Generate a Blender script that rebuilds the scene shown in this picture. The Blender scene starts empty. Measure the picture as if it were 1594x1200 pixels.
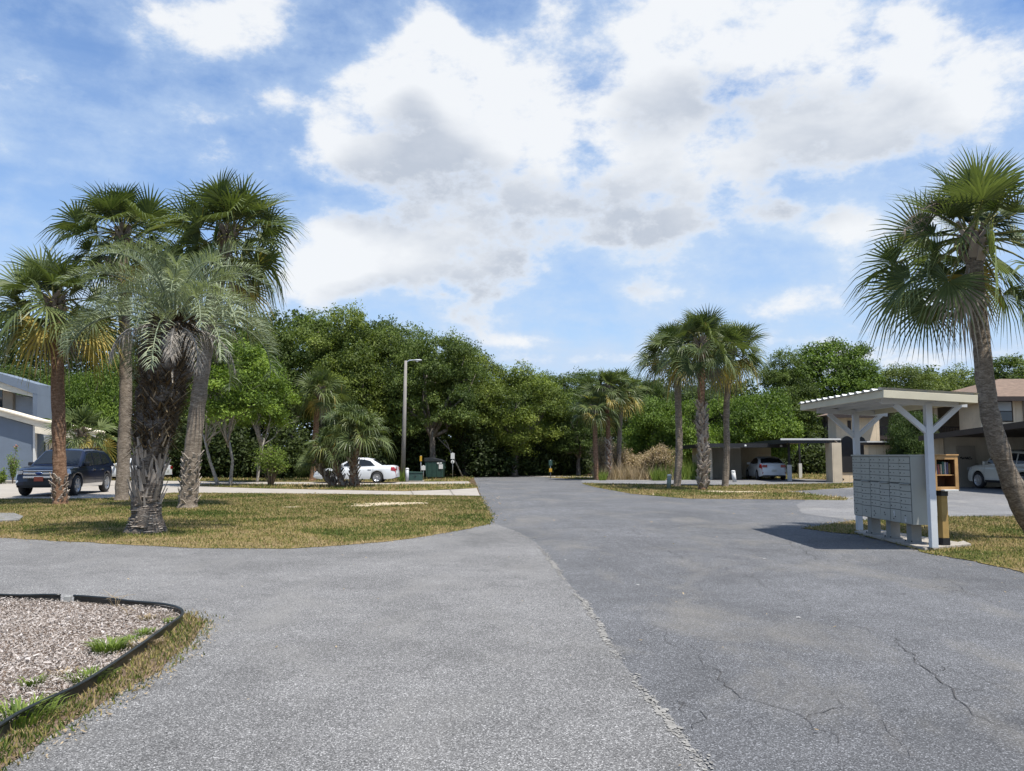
import bpy, bmesh, math, random
import numpy as np
from mathutils import Vector, Matrix, noise as mnoise
from mathutils.geometry import tessellate_polygon
PI = math.pi
R = math.radians
SC = bpy.context.scene
COL = SC.collection
random.seed(7)

# ------------------------------------------------------------------ camera
F = 1240.0                       # focal length in photograph pixels
CAMH = 1.6
PITCH = math.atan(108 / F)
cam_d = bpy.data.cameras.new('camera')
cam = bpy.data.objects.new('camera', cam_d)
COL.objects.link(cam)
cam.location = (0, 0, CAMH)
cam.rotation_euler = (PI / 2 + PITCH, 0, 0)
cam_d.sensor_width = 36
cam_d.lens = 36 * F / 1594
cam_d.clip_end = 2000
SC.camera = cam
SC.view_settings.view_transform = 'Standard'
SC.view_settings.look = 'None'
SC.view_settings.gamma = 1
SC.view_settings.exposure = 0.65

def ray(px, py):
    dx = (px - 797) / F; dy = -(py - 600) / F
    c, s = math.cos(PITCH), math.sin(PITCH)
    return Vector((dx, c - s * dy, s + c * dy))
def P(px, py, z=0.0):            # ground point seen at a place in the photograph
    r = ray(px, py); t = (z - CAMH) / r.z
    return (r.x * t, r.y * t)
def at(px, py, d):               # point at depth d
    r = ray(px, py); t = d / r.y
    return Vector((r.x * t, d, CAMH + r.z * t))

# ------------------------------------------------------------------ sun and sky
SUN = Vector((0.31, -0.29, 1)).normalized()
sd = bpy.data.lights.new('sun', 'SUN'); so = bpy.data.objects.new('sun', sd); COL.objects.link(so)
sd.energy = 4.8; sd.angle = R(0.5); sd.color = (1.0, 0.95, 0.87)
so.rotation_euler = SUN.to_track_quat('Z', 'Y').to_euler()
so.location = (0, 0, 50)

W = bpy.data.worlds.new('World'); SC.world = W; W.use_nodes = True
def build_world():
    nt = W.node_tree; nt.nodes.clear()
    # cloud density as a function of direction (azimuth, elevation)
    g = bpy.data.node_groups.new('cloud_density', 'ShaderNodeTree')
    g.interface.new_socket('Vector', in_out='INPUT', socket_type='NodeSocketVector')
    g.interface.new_socket('Density', in_out='OUTPUT', socket_type='NodeSocketFloat')
    g.interface.new_socket('Mass', in_out='OUTPUT', socket_type='NodeSocketFloat')
    gi = g.nodes.new('NodeGroupInput'); go = g.nodes.new('NodeGroupOutput')
    def M(op, a, b=None, c=None, clamp=False):
        n = g.nodes.new('ShaderNodeMath'); n.operation = op; n.use_clamp = clamp
        for i, v in enumerate((a, b, c)):
            if v is None: continue
            if isinstance(v, (int, float)): n.inputs[i].default_value = v
            else: g.links.new(v, n.inputs[i])
        return n.outputs[0]
    nrm = g.nodes.new('ShaderNodeVectorMath'); nrm.operation = 'NORMALIZE'
    g.links.new(gi.outputs[0], nrm.inputs[0])
    sp = g.nodes.new('ShaderNodeSeparateXYZ'); g.links.new(nrm.outputs[0], sp.inputs[0])
    az = M('ARCTAN2', sp.outputs[0], sp.outputs[1]); el = M('ARCSINE', sp.outputs[2])
    def nz(scale, detail, rough, dist=0.0, sz=1.7):
        mp = g.nodes.new('ShaderNodeMapping'); mp.inputs['Scale'].default_value = (1, 1, sz)
        g.links.new(nrm.outputs[0], mp.inputs[0])
        n = g.nodes.new('ShaderNodeTexNoise'); n.inputs['Scale'].default_value = scale
        n.inputs['Detail'].default_value = detail; n.inputs['Roughness'].default_value = rough
        n.inputs['Distortion'].default_value = dist
        g.links.new(mp.outputs[0], n.inputs['Vector']); return n.outputs[0]
    n1 = nz(7.5, 9, 0.60, 0.1); n2 = nz(19, 8, 0.68, 0.1)
    blobs = [(655, 110, 100, 75, 1.0), (560, 160, 80, 55, .9), (530, 200, 50, 40, .7), (600, 235, 110, 65, 1.0), (760, 200, 140, 90, 1.1), (900, 270, 130, 95, 1.15), (730, 130, 80, 60, .8),
             (1000, 325, 90, 60, 1.1), (675, 55, 45, 45, .8), (830, 335, 200, 60, 1.1), (1040, 255, 90, 50, .7), (960, 200, 110, 50, .8),
             (560, 400, 130, 55, 1.0), (720, 405, 120, 55, 1.0), (500, 440, 80, 40, .8), (650, 465, 140, 25, .2), (620, 350, 130, 30, .75),
             (1050, 70, 100, 60, .8), (1180, 130, 180, 85, .9), (1370, 130, 140, 75, .9), (1480, 180, 90, 60, .65), (1130, 230, 120, 60, .75), (1270, 220, 110, 50, .7),
             (1090, 30, 150, 50, .75), (1330, 30, 200, 50, .65), (860, 20, 50, 40, .5),
             (1300, 350, 80, 42, .95), (1230, 470, 80, 28, .85), (1530, 90, 120, 60, .5), (1180, 320, 60, 30, .5),
             (300, 40, 110, 50, 1.0), (400, 30, 60, 45, .8), (420, 145, 60, 24, .8), (230, 90, 40, 25, .5),
             (820, 530, 70, 14, .7), (960, 500, 110, 20, .5), (700, 495, 90, 14, .3), (1120, 540, 140, 20, .5), (1400, 560, 190, 30, .75),
             (1010, 455, 70, 22, .65), (250, 620, 350, 40, .5), (60, 250, 80, 14, .45), (880, 560, 160, 14, .5), (1450, 470, 120, 30, .6)]
    tot = None
    for (bx, by, rx, ry, amp) in blobs:
        r = ray(bx, by).normalized(); a0 = math.atan2(r.x, r.y); e0 = math.asin(r.z)
        fx = 1 / (rx / F); fy = 1 / (ry / F)
        u = M('MULTIPLY', M('SUBTRACT', az, a0), fx); v = M('MULTIPLY', M('SUBTRACT', el, e0), fy)
        q = M('ADD', M('MULTIPLY', u, u), M('MULTIPLY', v, v))
        e = M('MULTIPLY', M('EXPONENT', M('MULTIPLY', q, -1.15)), amp)
        tot = e if tot is None else M('ADD', tot, e)
    n3 = nz(6.5, 4, 0.55, 0.2, 2.2)
    g.links.new(M('ADD', M('MULTIPLY', tot, 0.75), M('MULTIPLY', M('SUBTRACT', n3, 0.5), 1.5)), go.inputs[1])
    tot = M('MINIMUM', tot, 0.95)
    # away from the blobs, outside the picture, a broken cloud cover of the same kind
    d = M('ADD', tot, M('MULTIPLY', M('SUBTRACT', n1, 0.5), 2.9))
    d = M('ADD', d, M('MULTIPLY', M('SUBTRACT', n2, 0.5), 1.1))
    g.links.new(M('SUBTRACT', d, 0.60), go.inputs[0])

    def N(t): return nt.nodes.new(t)
    def M2(op, a, b=None, c=None, clamp=False):
        n = N('ShaderNodeMath'); n.operation = op; n.use_clamp = clamp
        for i, v in enumerate((a, b, c)):
            if v is None: continue
            if isinstance(v, (int, float)): n.inputs[i].default_value = v
            else: nt.links.new(v, n.inputs[i])
        return n.outputs[0]
    tc = N('ShaderNodeTexCoord')
    g1 = N('ShaderNodeGroup'); g1.node_tree = g; nt.links.new(tc.outputs['Generated'], g1.inputs[0])
    off = N('ShaderNodeVectorMath'); off.operation = 'ADD'; off.inputs[1].default_value = (0.02, 0, 0.085)
    nt.links.new(tc.outputs['Generated'], off.inputs[0])
    g2 = N('ShaderNodeGroup'); g2.node_tree = g; nt.links.new(off.outputs[0], g2.inputs[0])
    mr = N('ShaderNodeMapRange'); mr.interpolation_type = 'SMOOTHSTEP'
    nt.links.new(g1.outputs[0], mr.inputs['Value']); mr.inputs['From Min'].default_value = -0.26; mr.inputs['From Max'].default_value = 0.36
    cover = mr.outputs[0]
    ve = N('ShaderNodeMapRange'); ve.interpolation_type = 'SMOOTHSTEP'; nt.links.new(g1.outputs[0], ve.inputs['Value']); ve.inputs['From Min'].default_value = -0.95; ve.inputs['From Max'].default_value = 0.0; ve.inputs['To Max'].default_value = 0.42
    veil = ve.outputs[0]
    # thin high haze of cirrus
    mp = N('ShaderNodeMapping'); mp.inputs['Scale'].default_value = (1.0, 1.0, 5.0); mp.inputs['Rotation'].default_value = (0, 0.12, 0)
    nt.links.new(tc.outputs['Generated'], mp.inputs[0])
    ci = N('ShaderNodeTexNoise'); ci.inputs['Scale'].default_value = 2.6; ci.inputs['Detail'].default_value = 8; ci.inputs['Distortion'].default_value = 0.4
    ci.inputs['Roughness'].default_value = 0.52
    nt.links.new(mp.outputs[0], ci.inputs['Vector'])
    cm = N('ShaderNodeMapRange'); nt.links.new(ci.outputs[0], cm.inputs['Value'])
    cm.inputs['From Min'].default_value = 0.38; cm.inputs['From Max'].default_value = 0.8; cm.inputs['To Max'].default_value = 0.48
    sp = N('ShaderNodeSeparateXYZ'); nt.links.new(tc.outputs['Generated'], sp.inputs[0])
    low = N('ShaderNodeMapRange'); nt.links.new(sp.outputs[2], low.inputs['Value'])
    low.inputs['From Min'].default_value = 0.02; low.inputs['From Max'].default_value = 0.40; low.inputs['To Min'].default_value = 0.62; low.inputs['To Max'].default_value = 0.0
    cir = M2('ADD', M2('ADD', cm.outputs[0], low.outputs[0]), veil, clamp=True)
    # sky
    sky = N('ShaderNodeTexSky'); sky.sky_type = 'NISHITA'; sky.sun_disc = False
    sky.sun_elevation = math.asin(SUN.z); sky.sun_rotation = math.atan2(SUN.x, SUN.y)
    sky.air_density = 1.0; sky.dust_density = 1.2; sky.ozone_density = 2.2
    tint = N('ShaderNodeMixRGB'); tint.blend_type = 'MULTIPLY'; tint.inputs[0].default_value = 1
    tint.inputs[2].default_value = SKY_TINT
    nt.links.new(sky.outputs[0], tint.inputs[1])
    m1 = N('ShaderNodeMixRGB'); nt.links.new(cir, m1.inputs[0]); nt.links.new(tint.outputs[0], m1.inputs[1]); m1.inputs[2].default_value = HAZE_C
    # cloud shading: density towards the sun makes a darker base
    def sm(v, a_, b_):
        q = N('ShaderNodeMapRange'); q.interpolation_type = 'SMOOTHSTEP'; nt.links.new(v, q.inputs['Value']); q.inputs['From Min'].default_value = a_; q.inputs['From Max'].default_value = b_; return q.outputs[0]
    rim = M2('MULTIPLY', M2('SUBTRACT', g2.outputs[0], g1.outputs[0]), 0.22)
    dark = M2('MULTIPLY', M2('ADD', sm(g2.outputs[1], 0.4, 1.45), rim, clamp=True), sm(g1.outputs[0], -0.1, 0.5))
    class shr: outputs = [M2('SUBTRACT', 1.0, dark, clamp=True)]
    cc = N('ShaderNodeMixRGB'); nt.links.new(shr.outputs[0], cc.inputs[0])
    cc.inputs[1].default_value = CLOUD_D; cc.inputs[2].default_value = CLOUD_L
    m2 = N('ShaderNodeMixRGB'); nt.links.new(M2('MULTIPLY', cover, 0.96), m2.inputs[0]); nt.links.new(m1.outputs[0], m2.inputs[1]); nt.links.new(cc.outputs[0], m2.inputs[2])
    bg = N('ShaderNodeBackground'); bg.inputs['Strength'].default_value = 0.094
    nt.links.new(m2.outputs[0], bg.inputs['Color'])
    out = N('ShaderNodeOutputWorld'); nt.links.new(bg.outputs[0], out.inputs[0])
    W.cycles.sampling_method = 'MANUAL'; W.cycles.sample_map_resolution = 512
k_ = 1 / 0.12
SKY_TINT = (0.92, 1.12, 1.33, 1)
HAZE_C = (0.47 * k_, 0.59 * k_, 0.76 * k_, 1)
CLOUD_D = (0.44 * k_, 0.485 * k_, 0.56 * k_, 1)
CLOUD_L = (0.745 * k_, 0.765 * k_, 0.79 * k_, 1)
build_world()

# ------------------------------------------------------------------ helpers
def tag(o, label=None, cat=None, group=None, kind=None):
    if label: o['label'] = label
    if cat: o['category'] = cat
    if group: o['group'] = group
    if kind: o['kind'] = kind
    return o
def empty(name, loc=(0, 0, 0), rz=0, label=None, cat=None, group=None):
    o = bpy.data.objects.new(name, None); COL.objects.link(o)
    o.location = loc; o.rotation_euler = (0, 0, rz); o.empty_display_size = 0.2
    return tag(o, label, cat, group)
def copy_tree(o, parent=None):
    c = o.copy(); COL.objects.link(c); c.parent = parent
    for ch in list(o.children): copy_tree(ch, c)
    return c
def link(name, me, parent=None):
    o = bpy.data.objects.new(name, me); COL.objects.link(o)
    if parent: o.parent = parent
    return o
def np_mesh(name, V, Fc, mat, parent=None, attr=None, smooth=False):
    V = np.asarray(V, dtype=np.float32); Fc = np.asarray(Fc, dtype=np.int32)
    n = Fc.shape[1]
    me = bpy.data.meshes.new(name)
    me.vertices.add(len(V)); me.vertices.foreach_set('co', V.ravel())
    me.loops.add(Fc.size); me.loops.foreach_set('vertex_index', Fc.ravel())
    me.polygons.add(len(Fc)); me.polygons.foreach_set('loop_start', np.arange(0, Fc.size, n, dtype=np.int32))
    me.polygons.foreach_set('loop_total', np.full(len(Fc), n, dtype=np.int32))
    if smooth: me.polygons.foreach_set('use_smooth', np.ones(len(Fc), dtype=bool))
    me.update(calc_edges=True)
    if attr is not None:
        a = me.attributes.new('tint', 'FLOAT', 'POINT'); a.data.foreach_set('value', np.asarray(attr, dtype=np.float32))
    me.materials.append(mat)
    return link(name, me, parent)

class MB:
    def __init__(s): s.v = []; s.f = []; s.sm = []; s.t = []
    def add(s, vs, fs, smooth=False, tint=0.5):
        b = len(s.v); s.v += [tuple(v) for v in vs]; s.f += [tuple(b + i for i in f) for f in fs]
        s.sm += [smooth] * len(fs); s.t += [tint] * len(vs); return s
    def box(s, x0, x1, y0, y1, z0, z1, M=None, tint=0.5):
        vs = [Vector(p) for p in ((x0, y0, z0), (x1, y0, z0), (x1, y1, z0), (x0, y1, z0), (x0, y0, z1), (x1, y0, z1), (x1, y1, z1), (x0, y1, z1))]
        if M: vs = [M @ v for v in vs]
        return s.add(vs, [(0, 3, 2, 1), (4, 5, 6, 7), (0, 1, 5, 4), (1, 2, 6, 5), (2, 3, 7, 6), (3, 0, 4, 7)], tint=tint)
    def bar(s, a, b, w, h, up=(0, 0, 1)):
        a = Vector(a); b = Vector(b); t = (b - a); L = t.length; t.normalize()
        up = Vector(up)
        if abs(t.dot(up)) > .98: up = Vector((1, 0, 0))
        sd_ = t.cross(up).normalized(); u = sd_.cross(t)
        M = Matrix((( t.x, sd_.x, u.x, a.x), (t.y, sd_.y, u.y, a.y), (t.z, sd_.z, u.z, a.z), (0, 0, 0, 1)))
        return s.box(0, L, -w / 2, w / 2, -h / 2, h / 2, M)
    def tube(s, pts, rad, n=10, cap=True, smooth=True, tint=0.5, wob=0.0, seed=0):
        pts = [Vector(p) for p in pts]; k = len(pts)
        if not hasattr(rad, '__len__'): rad = [rad] * k
        vs = []; prev = None
        for i in range(k):
            t = (pts[min(i + 1, k - 1)] - pts[max(i - 1, 0)]).normalized()
            if prev is None:
                ref = Vector((1, 0, 0)) if abs(t.x) < .8 else Vector((0, 1, 0))
            else: ref = prev
            a = (ref - t * ref.dot(t)).normalized(); b = t.cross(a); prev = a
            for j in range(n):
                th = 2 * PI * j / n; d = a * math.cos(th) + b * math.sin(th)
                r = rad[i]
                if wob: r *= 1 + wob * mnoise.noise(Vector((d.x * 1.3 + seed, d.y * 1.3, pts[i].z * 2.5)) )
                vs.append(pts[i] + d * r)
        fs = [(i * n + j, i * n + (j + 1) % n, (i + 1) * n + (j + 1) % n, (i + 1) * n + j) for i in range(k - 1) for j in range(n)]
        if cap: fs += [tuple(range(n))[::-1], tuple((k - 1) * n + j for j in range(n))]
        return s.add(vs, fs, smooth, tint)
    def lathe(s, prof, n=20, M=None, smooth=True):   # prof [(r,z)]
        vs = []; k = len(prof)
        for r, z in prof:
            for j in range(n):
                v = Vector((r * math.cos(2 * PI * j / n), r * math.sin(2 * PI * j / n), z))
                vs.append(M @ v if M else v)
        fs = [(i * n + j, i * n + (j + 1) % n, (i + 1) * n + (j + 1) % n, (i + 1) * n + j) for i in range(k - 1) for j in range(n)]
        if prof[0][0] > 1e-4: fs.append(tuple(range(n))[::-1])
        if prof[-1][0] > 1e-4: fs.append(tuple((k - 1) * n + j for j in range(n)))
        return s.add(vs, fs, smooth)
    def prism(s, poly, a, b, axis='y', M=None):      # 2-D outline swept between a and b
        def mk(u, v, w):
            p = {'y': (u, w, v), 'x': (w, u, v), 'z': (u, v, w)}[axis]
            p = Vector(p); return M @ p if M else p
        n = len(poly)
        vs = [mk(u, v, a) for u, v in poly] + [mk(u, v, b) for u, v in poly]
        tri = tessellate_polygon([[Vector((u, v, 0)) for u, v in poly]])
        fs = [tuple(t) for t in tri] + [tuple(n + i for i in t)[::-1] for t in tri]
        fs += [(i, (i + 1) % n, n + (i + 1) % n, n + i) for i in range(n)]
        return s.add(vs, fs)
    def build(s, name, mat, parent=None, bevel=0, fix=True):
        me = bpy.data.meshes.new(name); me.from_pydata(s.v, [], s.f)
        me.polygons.foreach_set('use_smooth', s.sm)
        a = me.attributes.new('tint', 'FLOAT', 'POINT'); a.data.foreach_set('value', s.t)
        if fix or bevel:
            bm = bmesh.new(); bm.from_mesh(me)
            if fix: bmesh.ops.recalc_face_normals(bm, faces=bm.faces)
            if bevel: bmesh.ops.bevel(bm, geom=[e for e in bm.edges if len(e.link_faces) == 2 and e.calc_face_angle(0) > 0.6], offset=bevel, segments=2, affect='EDGES', profile=0.5)
            bm.to_mesh(me); bm.free()
        me.materials.append(mat)
        return link(name, me, parent)

# ------------------------------------------------------------------ materials
def newmat(name):
    m = bpy.data.materials.new(name); m.use_nodes = True
    nt = m.node_tree; b = nt.nodes['Principled BSDF']; return m, nt, b
def lk(nt, a, b): nt.links.new(a, b)
def noise_n(nt, scale, detail=4, rough=0.55, dist=0, coord='Object', vscale=None, vec=None):
    if vec is None:
        tc = nt.nodes.new('ShaderNodeTexCoord'); vec = tc.outputs[coord]
    if vscale:
        mp = nt.nodes.new('ShaderNodeMapping'); mp.inputs['Scale'].default_value = vscale; lk(nt, vec, mp.inputs[0]); vec = mp.outputs[0]
    n = nt.nodes.new('ShaderNodeTexNoise'); n.inputs['Scale'].default_value = scale; n.inputs['Detail'].default_value = detail
    n.inputs['Roughness'].default_value = rough; n.inputs['Distortion'].default_value = dist
    lk(nt, vec, n.inputs['Vector']); return n.outputs[0]
def ramp(nt, fac, stops, interp='LINEAR'):
    r = nt.nodes.new('ShaderNodeValToRGB'); lk(nt, fac, r.inputs[0]); r.color_ramp.interpolation = interp
    e = r.color_ramp.elements
    while len(e) < len(stops): e.new(0.5)
    for i, (p, c) in enumerate(stops):
        e[i].position = p
        if not hasattr(c, '__len__'): c = (c, c, c)
        e[i].color = (*c[:3], 1)
    return r.outputs[0]
def mixc(nt, fac, a, b, mode='MIX'):
    m = nt.nodes.new('ShaderNodeMixRGB'); m.blend_type = mode
    for i, v in enumerate((fac, a, b)):
        if isinstance(v, (int, float)): m.inputs[i].default_value = v if i == 0 else (v, v, v, 1)
        elif isinstance(v, tuple): m.inputs[i].default_value = (*v[:3], 1)
        else: lk(nt, v, m.inputs[i])
    return m.outputs[0]
def mth(nt, op, a, b=None, c=None, clamp=False):
    n = nt.nodes.new('ShaderNodeMath'); n.operation = op; n.use_clamp = clamp
    for i, v in enumerate((a, b, c)):
        if v is None: continue
        if isinstance(v, (int, float)): n.inputs[i].default_value = v
        else: lk(nt, v, n.inputs[i])
    return n.outputs[0]
def bump(nt, b, h, strength=0.3, dist=0.02):
    n = nt.nodes.new('ShaderNodeBump'); n.inputs['Strength'].default_value = strength; n.inputs['Distance'].default_value = dist
    lk(nt, h, n.inputs['Height']); lk(nt, n.outputs[0], b.inputs['Normal'])
KA = 0.78
def simple(name, c, rough=0.6, metal=0.0, var=0.18, scale=3.0, coat=0, bmp=0.0, spec=0.5, bscale=60):
    if metal < .3: c = tuple(x * KA for x in c)
    m, nt, b = newmat(name)
    n = noise_n(nt, scale, 5, 0.6)
    lo = tuple(x * (1 - var) for x in c); hi = tuple(min(1, x * (1 + var)) for x in c)
    lk(nt, ramp(nt, n, [(0.3, lo), (0.7, hi)]), b.inputs['Base Color'])
    b.inputs['Roughness'].default_value = rough; b.inputs['Metallic'].default_value = metal
    b.inputs['Coat Weight'].default_value = coat; b.inputs['Specular IOR Level'].default_value = spec
    b.inputs['Coat Roughness'].default_value = 0.04
    if bmp: bump(nt, b, noise_n(nt, bscale, 4), bmp, 0.01)
    return m
def asphalt(name, base, spk, warm, crack=0.0, fine=(0.6, 1.6), patch=0.25):
    base = tuple(x * KA for x in base); warm = tuple(x * KA for x in warm); spk *= KA
    m, nt, b = newmat(name)
    tc = nt.nodes.new('ShaderNodeTexCoord'); o = tc.outputs['Object']
    vo = nt.nodes.new('ShaderNodeTexVoronoi'); vo.inputs['Scale'].default_value = 150; lk(nt, o, vo.inputs['Vector'])
    sx = nt.nodes.new('ShaderNodeSeparateColor'); lk(nt, vo.outputs['Color'], sx.inputs[0])
    sp1 = ramp(nt, sx.outputs[0], [(0.0, (fine[0],) * 3), (0.55, (0.92,) * 3), (0.82, (1.08,) * 3), (0.97, (fine[1],) * 3)])
    fn = ramp(nt, noise_n(nt, 95, 4, 0.8, vec=o), [(0.32, .55), (0.68, 1.5)])
    big = ramp(nt, noise_n(nt, 0.35, 6, 0.62, 0.4, vec=o), [(0.3, 1 - patch), (0.7, 1 + patch)])
    mid = ramp(nt, noise_n(nt, 2.4, 5, 0.6, vec=o), [(0.32, .88), (0.68, 1.12)])
    c = mixc(nt, 1, mixc(nt, 1, base, sp1, 'MULTIPLY'), fn, 'MULTIPLY')
    c = mixc(nt, 1, mixc(nt, 1, c, big, 'MULTIPLY'), mid, 'MULTIPLY')
    # worn pale drifts, long in the direction of travel
    dr = noise_n(nt, 0.9, 6, 0.65, 0.6, vec=o, vscale=(0.8, 0.45, 1))
    drf = mth(nt, 'MULTIPLY', ramp(nt, dr, [(0.51, 0), (0.68, 1)]), 0.5)
    c = mixc(nt, drf, c, mixc(nt, 1, warm, fn, 'MULTIPLY'))
    # a few pale stones
    v2 = nt.nodes.new('ShaderNodeTexVoronoi'); v2.inputs['Scale'].default_value = 34; lk(nt, o, v2.inputs['Vector'])
    c = mixc(nt, ramp(nt, v2.outputs['Distance'], [(0.06, 0.8), (0.10, 0.0)]), c, (spk, spk, spk * .96))
    h = fn
    if crack:
        sep = nt.nodes.new('ShaderNodeSeparateXYZ'); lk(nt, o, sep.inputs[0])
        masks = []
        # alligator cracking in patches
        vd = nt.nodes.new('ShaderNodeTexVoronoi'); vd.feature = 'DISTANCE_TO_EDGE'; vd.inputs['Scale'].default_value = 1.7
        wv = nt.nodes.new('ShaderNodeVectorMath'); wv.operation = 'ADD'
        nv = nt.nodes.new('ShaderNodeTexNoise'); nv.inputs['Scale'].default_value = 2.2; nv.inputs['Detail'].default_value = 5; lk(nt, o, nv.inputs['Vector'])
        sc2 = nt.nodes.new('ShaderNodeVectorMath'); sc2.operation = 'SCALE'; sc2.inputs['Scale'].default_value = 0.9; lk(nt, nv.outputs['Color'], sc2.inputs[0])
        lk(nt, o, wv.inputs[0]); lk(nt, sc2.outputs[0], wv.inputs[1]); lk(nt, wv.outputs[0], vd.inputs['Vector'])
        g = mth(nt, 'GREATER_THAN', noise_n(nt, 0.25, 3, 0.6, vec=o), 0.60)
        masks.append(mth(nt, 'MULTIPLY', mth(nt, 'LESS_THAN', vd.outputs['Distance'], 0.006), g))
        t = masks[0]
        for q in masks[1:]: t = mth(nt, 'MAXIMUM', t, q)
        c = mixc(nt, mth(nt, 'MULTIPLY', t, crack), c, (0.022, 0.022, 0.024))
    lk(nt, c, b.inputs['Base Color']); b.inputs['Roughness'].default_value = 0.88; b.inputs['Specular IOR Level'].default_value = 0.35
    bump(nt, b, h, 0.5, 0.006)
    return m
def leafmat(name, lo, hi, trans=0.3, rough=0.6, objcol=False, tscale=1.0, warm=(0.30, 0.22, 0.06)):
    m, nt, b = newmat(name)
    a = nt.nodes.new('ShaderNodeAttribute'); a.attribute_name = 'tint'
    c = ramp(nt, a.outputs['Fac'], [(0.0, lo), (0.8, hi), (1.0, warm)])
    if objcol:
        oi = nt.nodes.new('ShaderNodeObjectInfo'); c = mixc(nt, 1, c, oi.outputs['Color'], 'MULTIPLY')
    lk(nt, c, b.inputs['Base Color']); b.inputs['Roughness'].default_value = rough; b.inputs['Specular IOR Level'].default_value = 0.22
    tr = nt.nodes.new('ShaderNodeBsdfTranslucent'); lk(nt, mixc(nt, 1, c, (1.5, 1.6, 0.7), 'MULTIPLY'), tr.inputs[0])
    mx = nt.nodes.new('ShaderNodeMixShader'); mx.inputs[0].default_value = trans
    lk(nt, b.outputs[0], mx.inputs[1]); lk(nt, tr.outputs[0], mx.inputs[2])
    lk(nt, mx.outputs[0], nt.nodes['Material Output'].inputs[0]); return m
def barkmat(name, a_, b_, c_, vs=(1, 1, 3), scale=6, bmp=0.8):
    m, nt, b = newmat(name)
    n = noise_n(nt, scale, 8, 0.7, 0.3, vscale=vs); n2 = noise_n(nt, scale * 4, 5, 0.7, 0.2, vscale=vs)
    c = ramp(nt, n, [(0.3, a_), (0.5, b_), (0.72, c_)])
    c = mixc(nt, 1, c, ramp(nt, n2, [(0.3, .55), (0.7, 1.4)]), 'MULTIPLY')
    lk(nt, c, b.inputs['Base Color']); b.inputs['Roughness'].default_value = 0.9; b.inputs['Specular IOR Level'].default_value = 0.2
    bump(nt, b, n2, bmp, 0.04); return m

M_ = {}
M_['road'] = asphalt('road asphalt', (0.122, 0.124, 0.130), 0.34, (0.205, 0.19, 0.165), crack=1.0, fine=(0.4, 2.6), patch=0.22)
M_['apron'] = asphalt('old asphalt', (0.186, 0.183, 0.180), 0.42, (0.225, 0.218, 0.205), crack=0.0, fine=(0.30, 2.5), patch=0.25)
M_['lot'] = asphalt('bleached asphalt', (0.19, 0.188, 0.188), 0.36, (0.29, 0.275, 0.25), crack=0.4, fine=(0.7, 1.4), patch=0.22)
M_['seam'] = simple('crumbled seam', (0.27, 0.26, 0.24), 0.95, var=0.35, scale=14, bmp=0.8)
M_['concrete'] = simple('pale concrete', (0.37, 0.335, 0.29), 0.85, var=0.16, scale=1.3, bmp=0.2)
M_['line'] = simple('worn white line', (0.55, 0.55, 0.52), 0.8, var=0.3, scale=5)
def turf():
    m, nt, b = newmat('turf')
    o = nt.nodes.new('ShaderNodeTexCoord').outputs['Object']
    n = noise_n(nt, 0.42, 7, 0.68, 0.6, vec=o); n2 = noise_n(nt, 9, 6, 0.75, 0.2, vec=o); n3 = noise_n(nt, 42, 3, 0.8, vec=o)
    c = ramp(nt, n, [(0.32, (0.05, 0.07, 0.014)), (0.43, (0.12, 0.125, 0.032)), (0.50, (0.23, 0.18, 0.065)), (0.62, (0.31, 0.23, 0.12))])
    c = mixc(nt, 1, c, ramp(nt, n2, [(0.28, .45), (0.5, 1), (0.72, 1.4)]), 'MULTIPLY')
    c = mixc(nt, 1, c, ramp(nt, n3, [(0.3, .45), (0.7, 1.1)]), 'MULTIPLY')
    lk(nt, c, b.inputs['Base Color']); b.inputs['Roughness'].default_value = 0.95; b.inputs['Specular IOR Level'].default_value = 0.1
    bump(nt, b, n3, 0.9, 0.03); return m
M_['turf'] = turf()
def blades():
    m, nt, b = newmat('grass blades')
    o = nt.nodes.new('ShaderNodeTexCoord').outputs['Object']
    a = nt.nodes.new('ShaderNodeAttribute'); a.attribute_name = 'tint'
    n = noise_n(nt, 0.42, 7, 0.68, 0.6, vec=o)
    q = mth(nt, 'ADD', n, mth(nt, 'MULTIPLY', mth(nt, 'SUBTRACT', a.outputs['Fac'], 0.5), 0.42))
    c = ramp(nt, q, [(0.32, (0.048, 0.08, 0.013)), (0.44, (0.12, 0.145, 0.03)), (0.53, (0.26, 0.21, 0.075)), (0.66, (0.34, 0.26, 0.135))])
    lk(nt, c, b.inputs['Base Color']); b.inputs['Roughness'].default_value = 0.75; b.inputs['Specular IOR Level'].default_value = 0.2
    tr = nt.nodes.new('ShaderNodeBsdfTranslucent'); lk(nt, c, tr.inputs[0])
    mx = nt.nodes.new('ShaderNodeMixShader'); mx.inputs[0].default_value = 0.25
    lk(nt, b.outputs[0], mx.inputs[1]); lk(nt, tr.outputs[0], mx.inputs[2]); lk(nt, mx.outputs[0], nt.nodes['Material Output'].inputs[0]); return m
M_['blades'] = blades()
M_['litter'] = simple('leaf litter', (0.11, 0.078, 0.045), 0.95, var=0.5, scale=2.0, bmp=0.6, spec=0.1)
M_['sand'] = simple('bare sand', (0.5, 0.41, 0.28), 0.95, var=0.2, scale=6)
M_['mulchbase'] = simple('mulch soil', (0.16, 0.115, 0.085), 0.95, var=0.4, scale=20, spec=0.1)
m, nt, b = newmat('wood chips'); a = nt.nodes.new('ShaderNodeAttribute'); a.attribute_name = 'tint'
lk(nt, ramp(nt, a.outputs['Fac'], [(0.0, (0.09, 0.07, 0.055)), (0.18, (0.20, 0.165, 0.14)), (0.6, (0.32, 0.28, 0.25)), (1.0, (0.47, 0.43, 0.40))]), b.inputs['Base Color'])
b.inputs['Roughness'].default_value = 0.9; M_['chips'] = m
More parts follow.
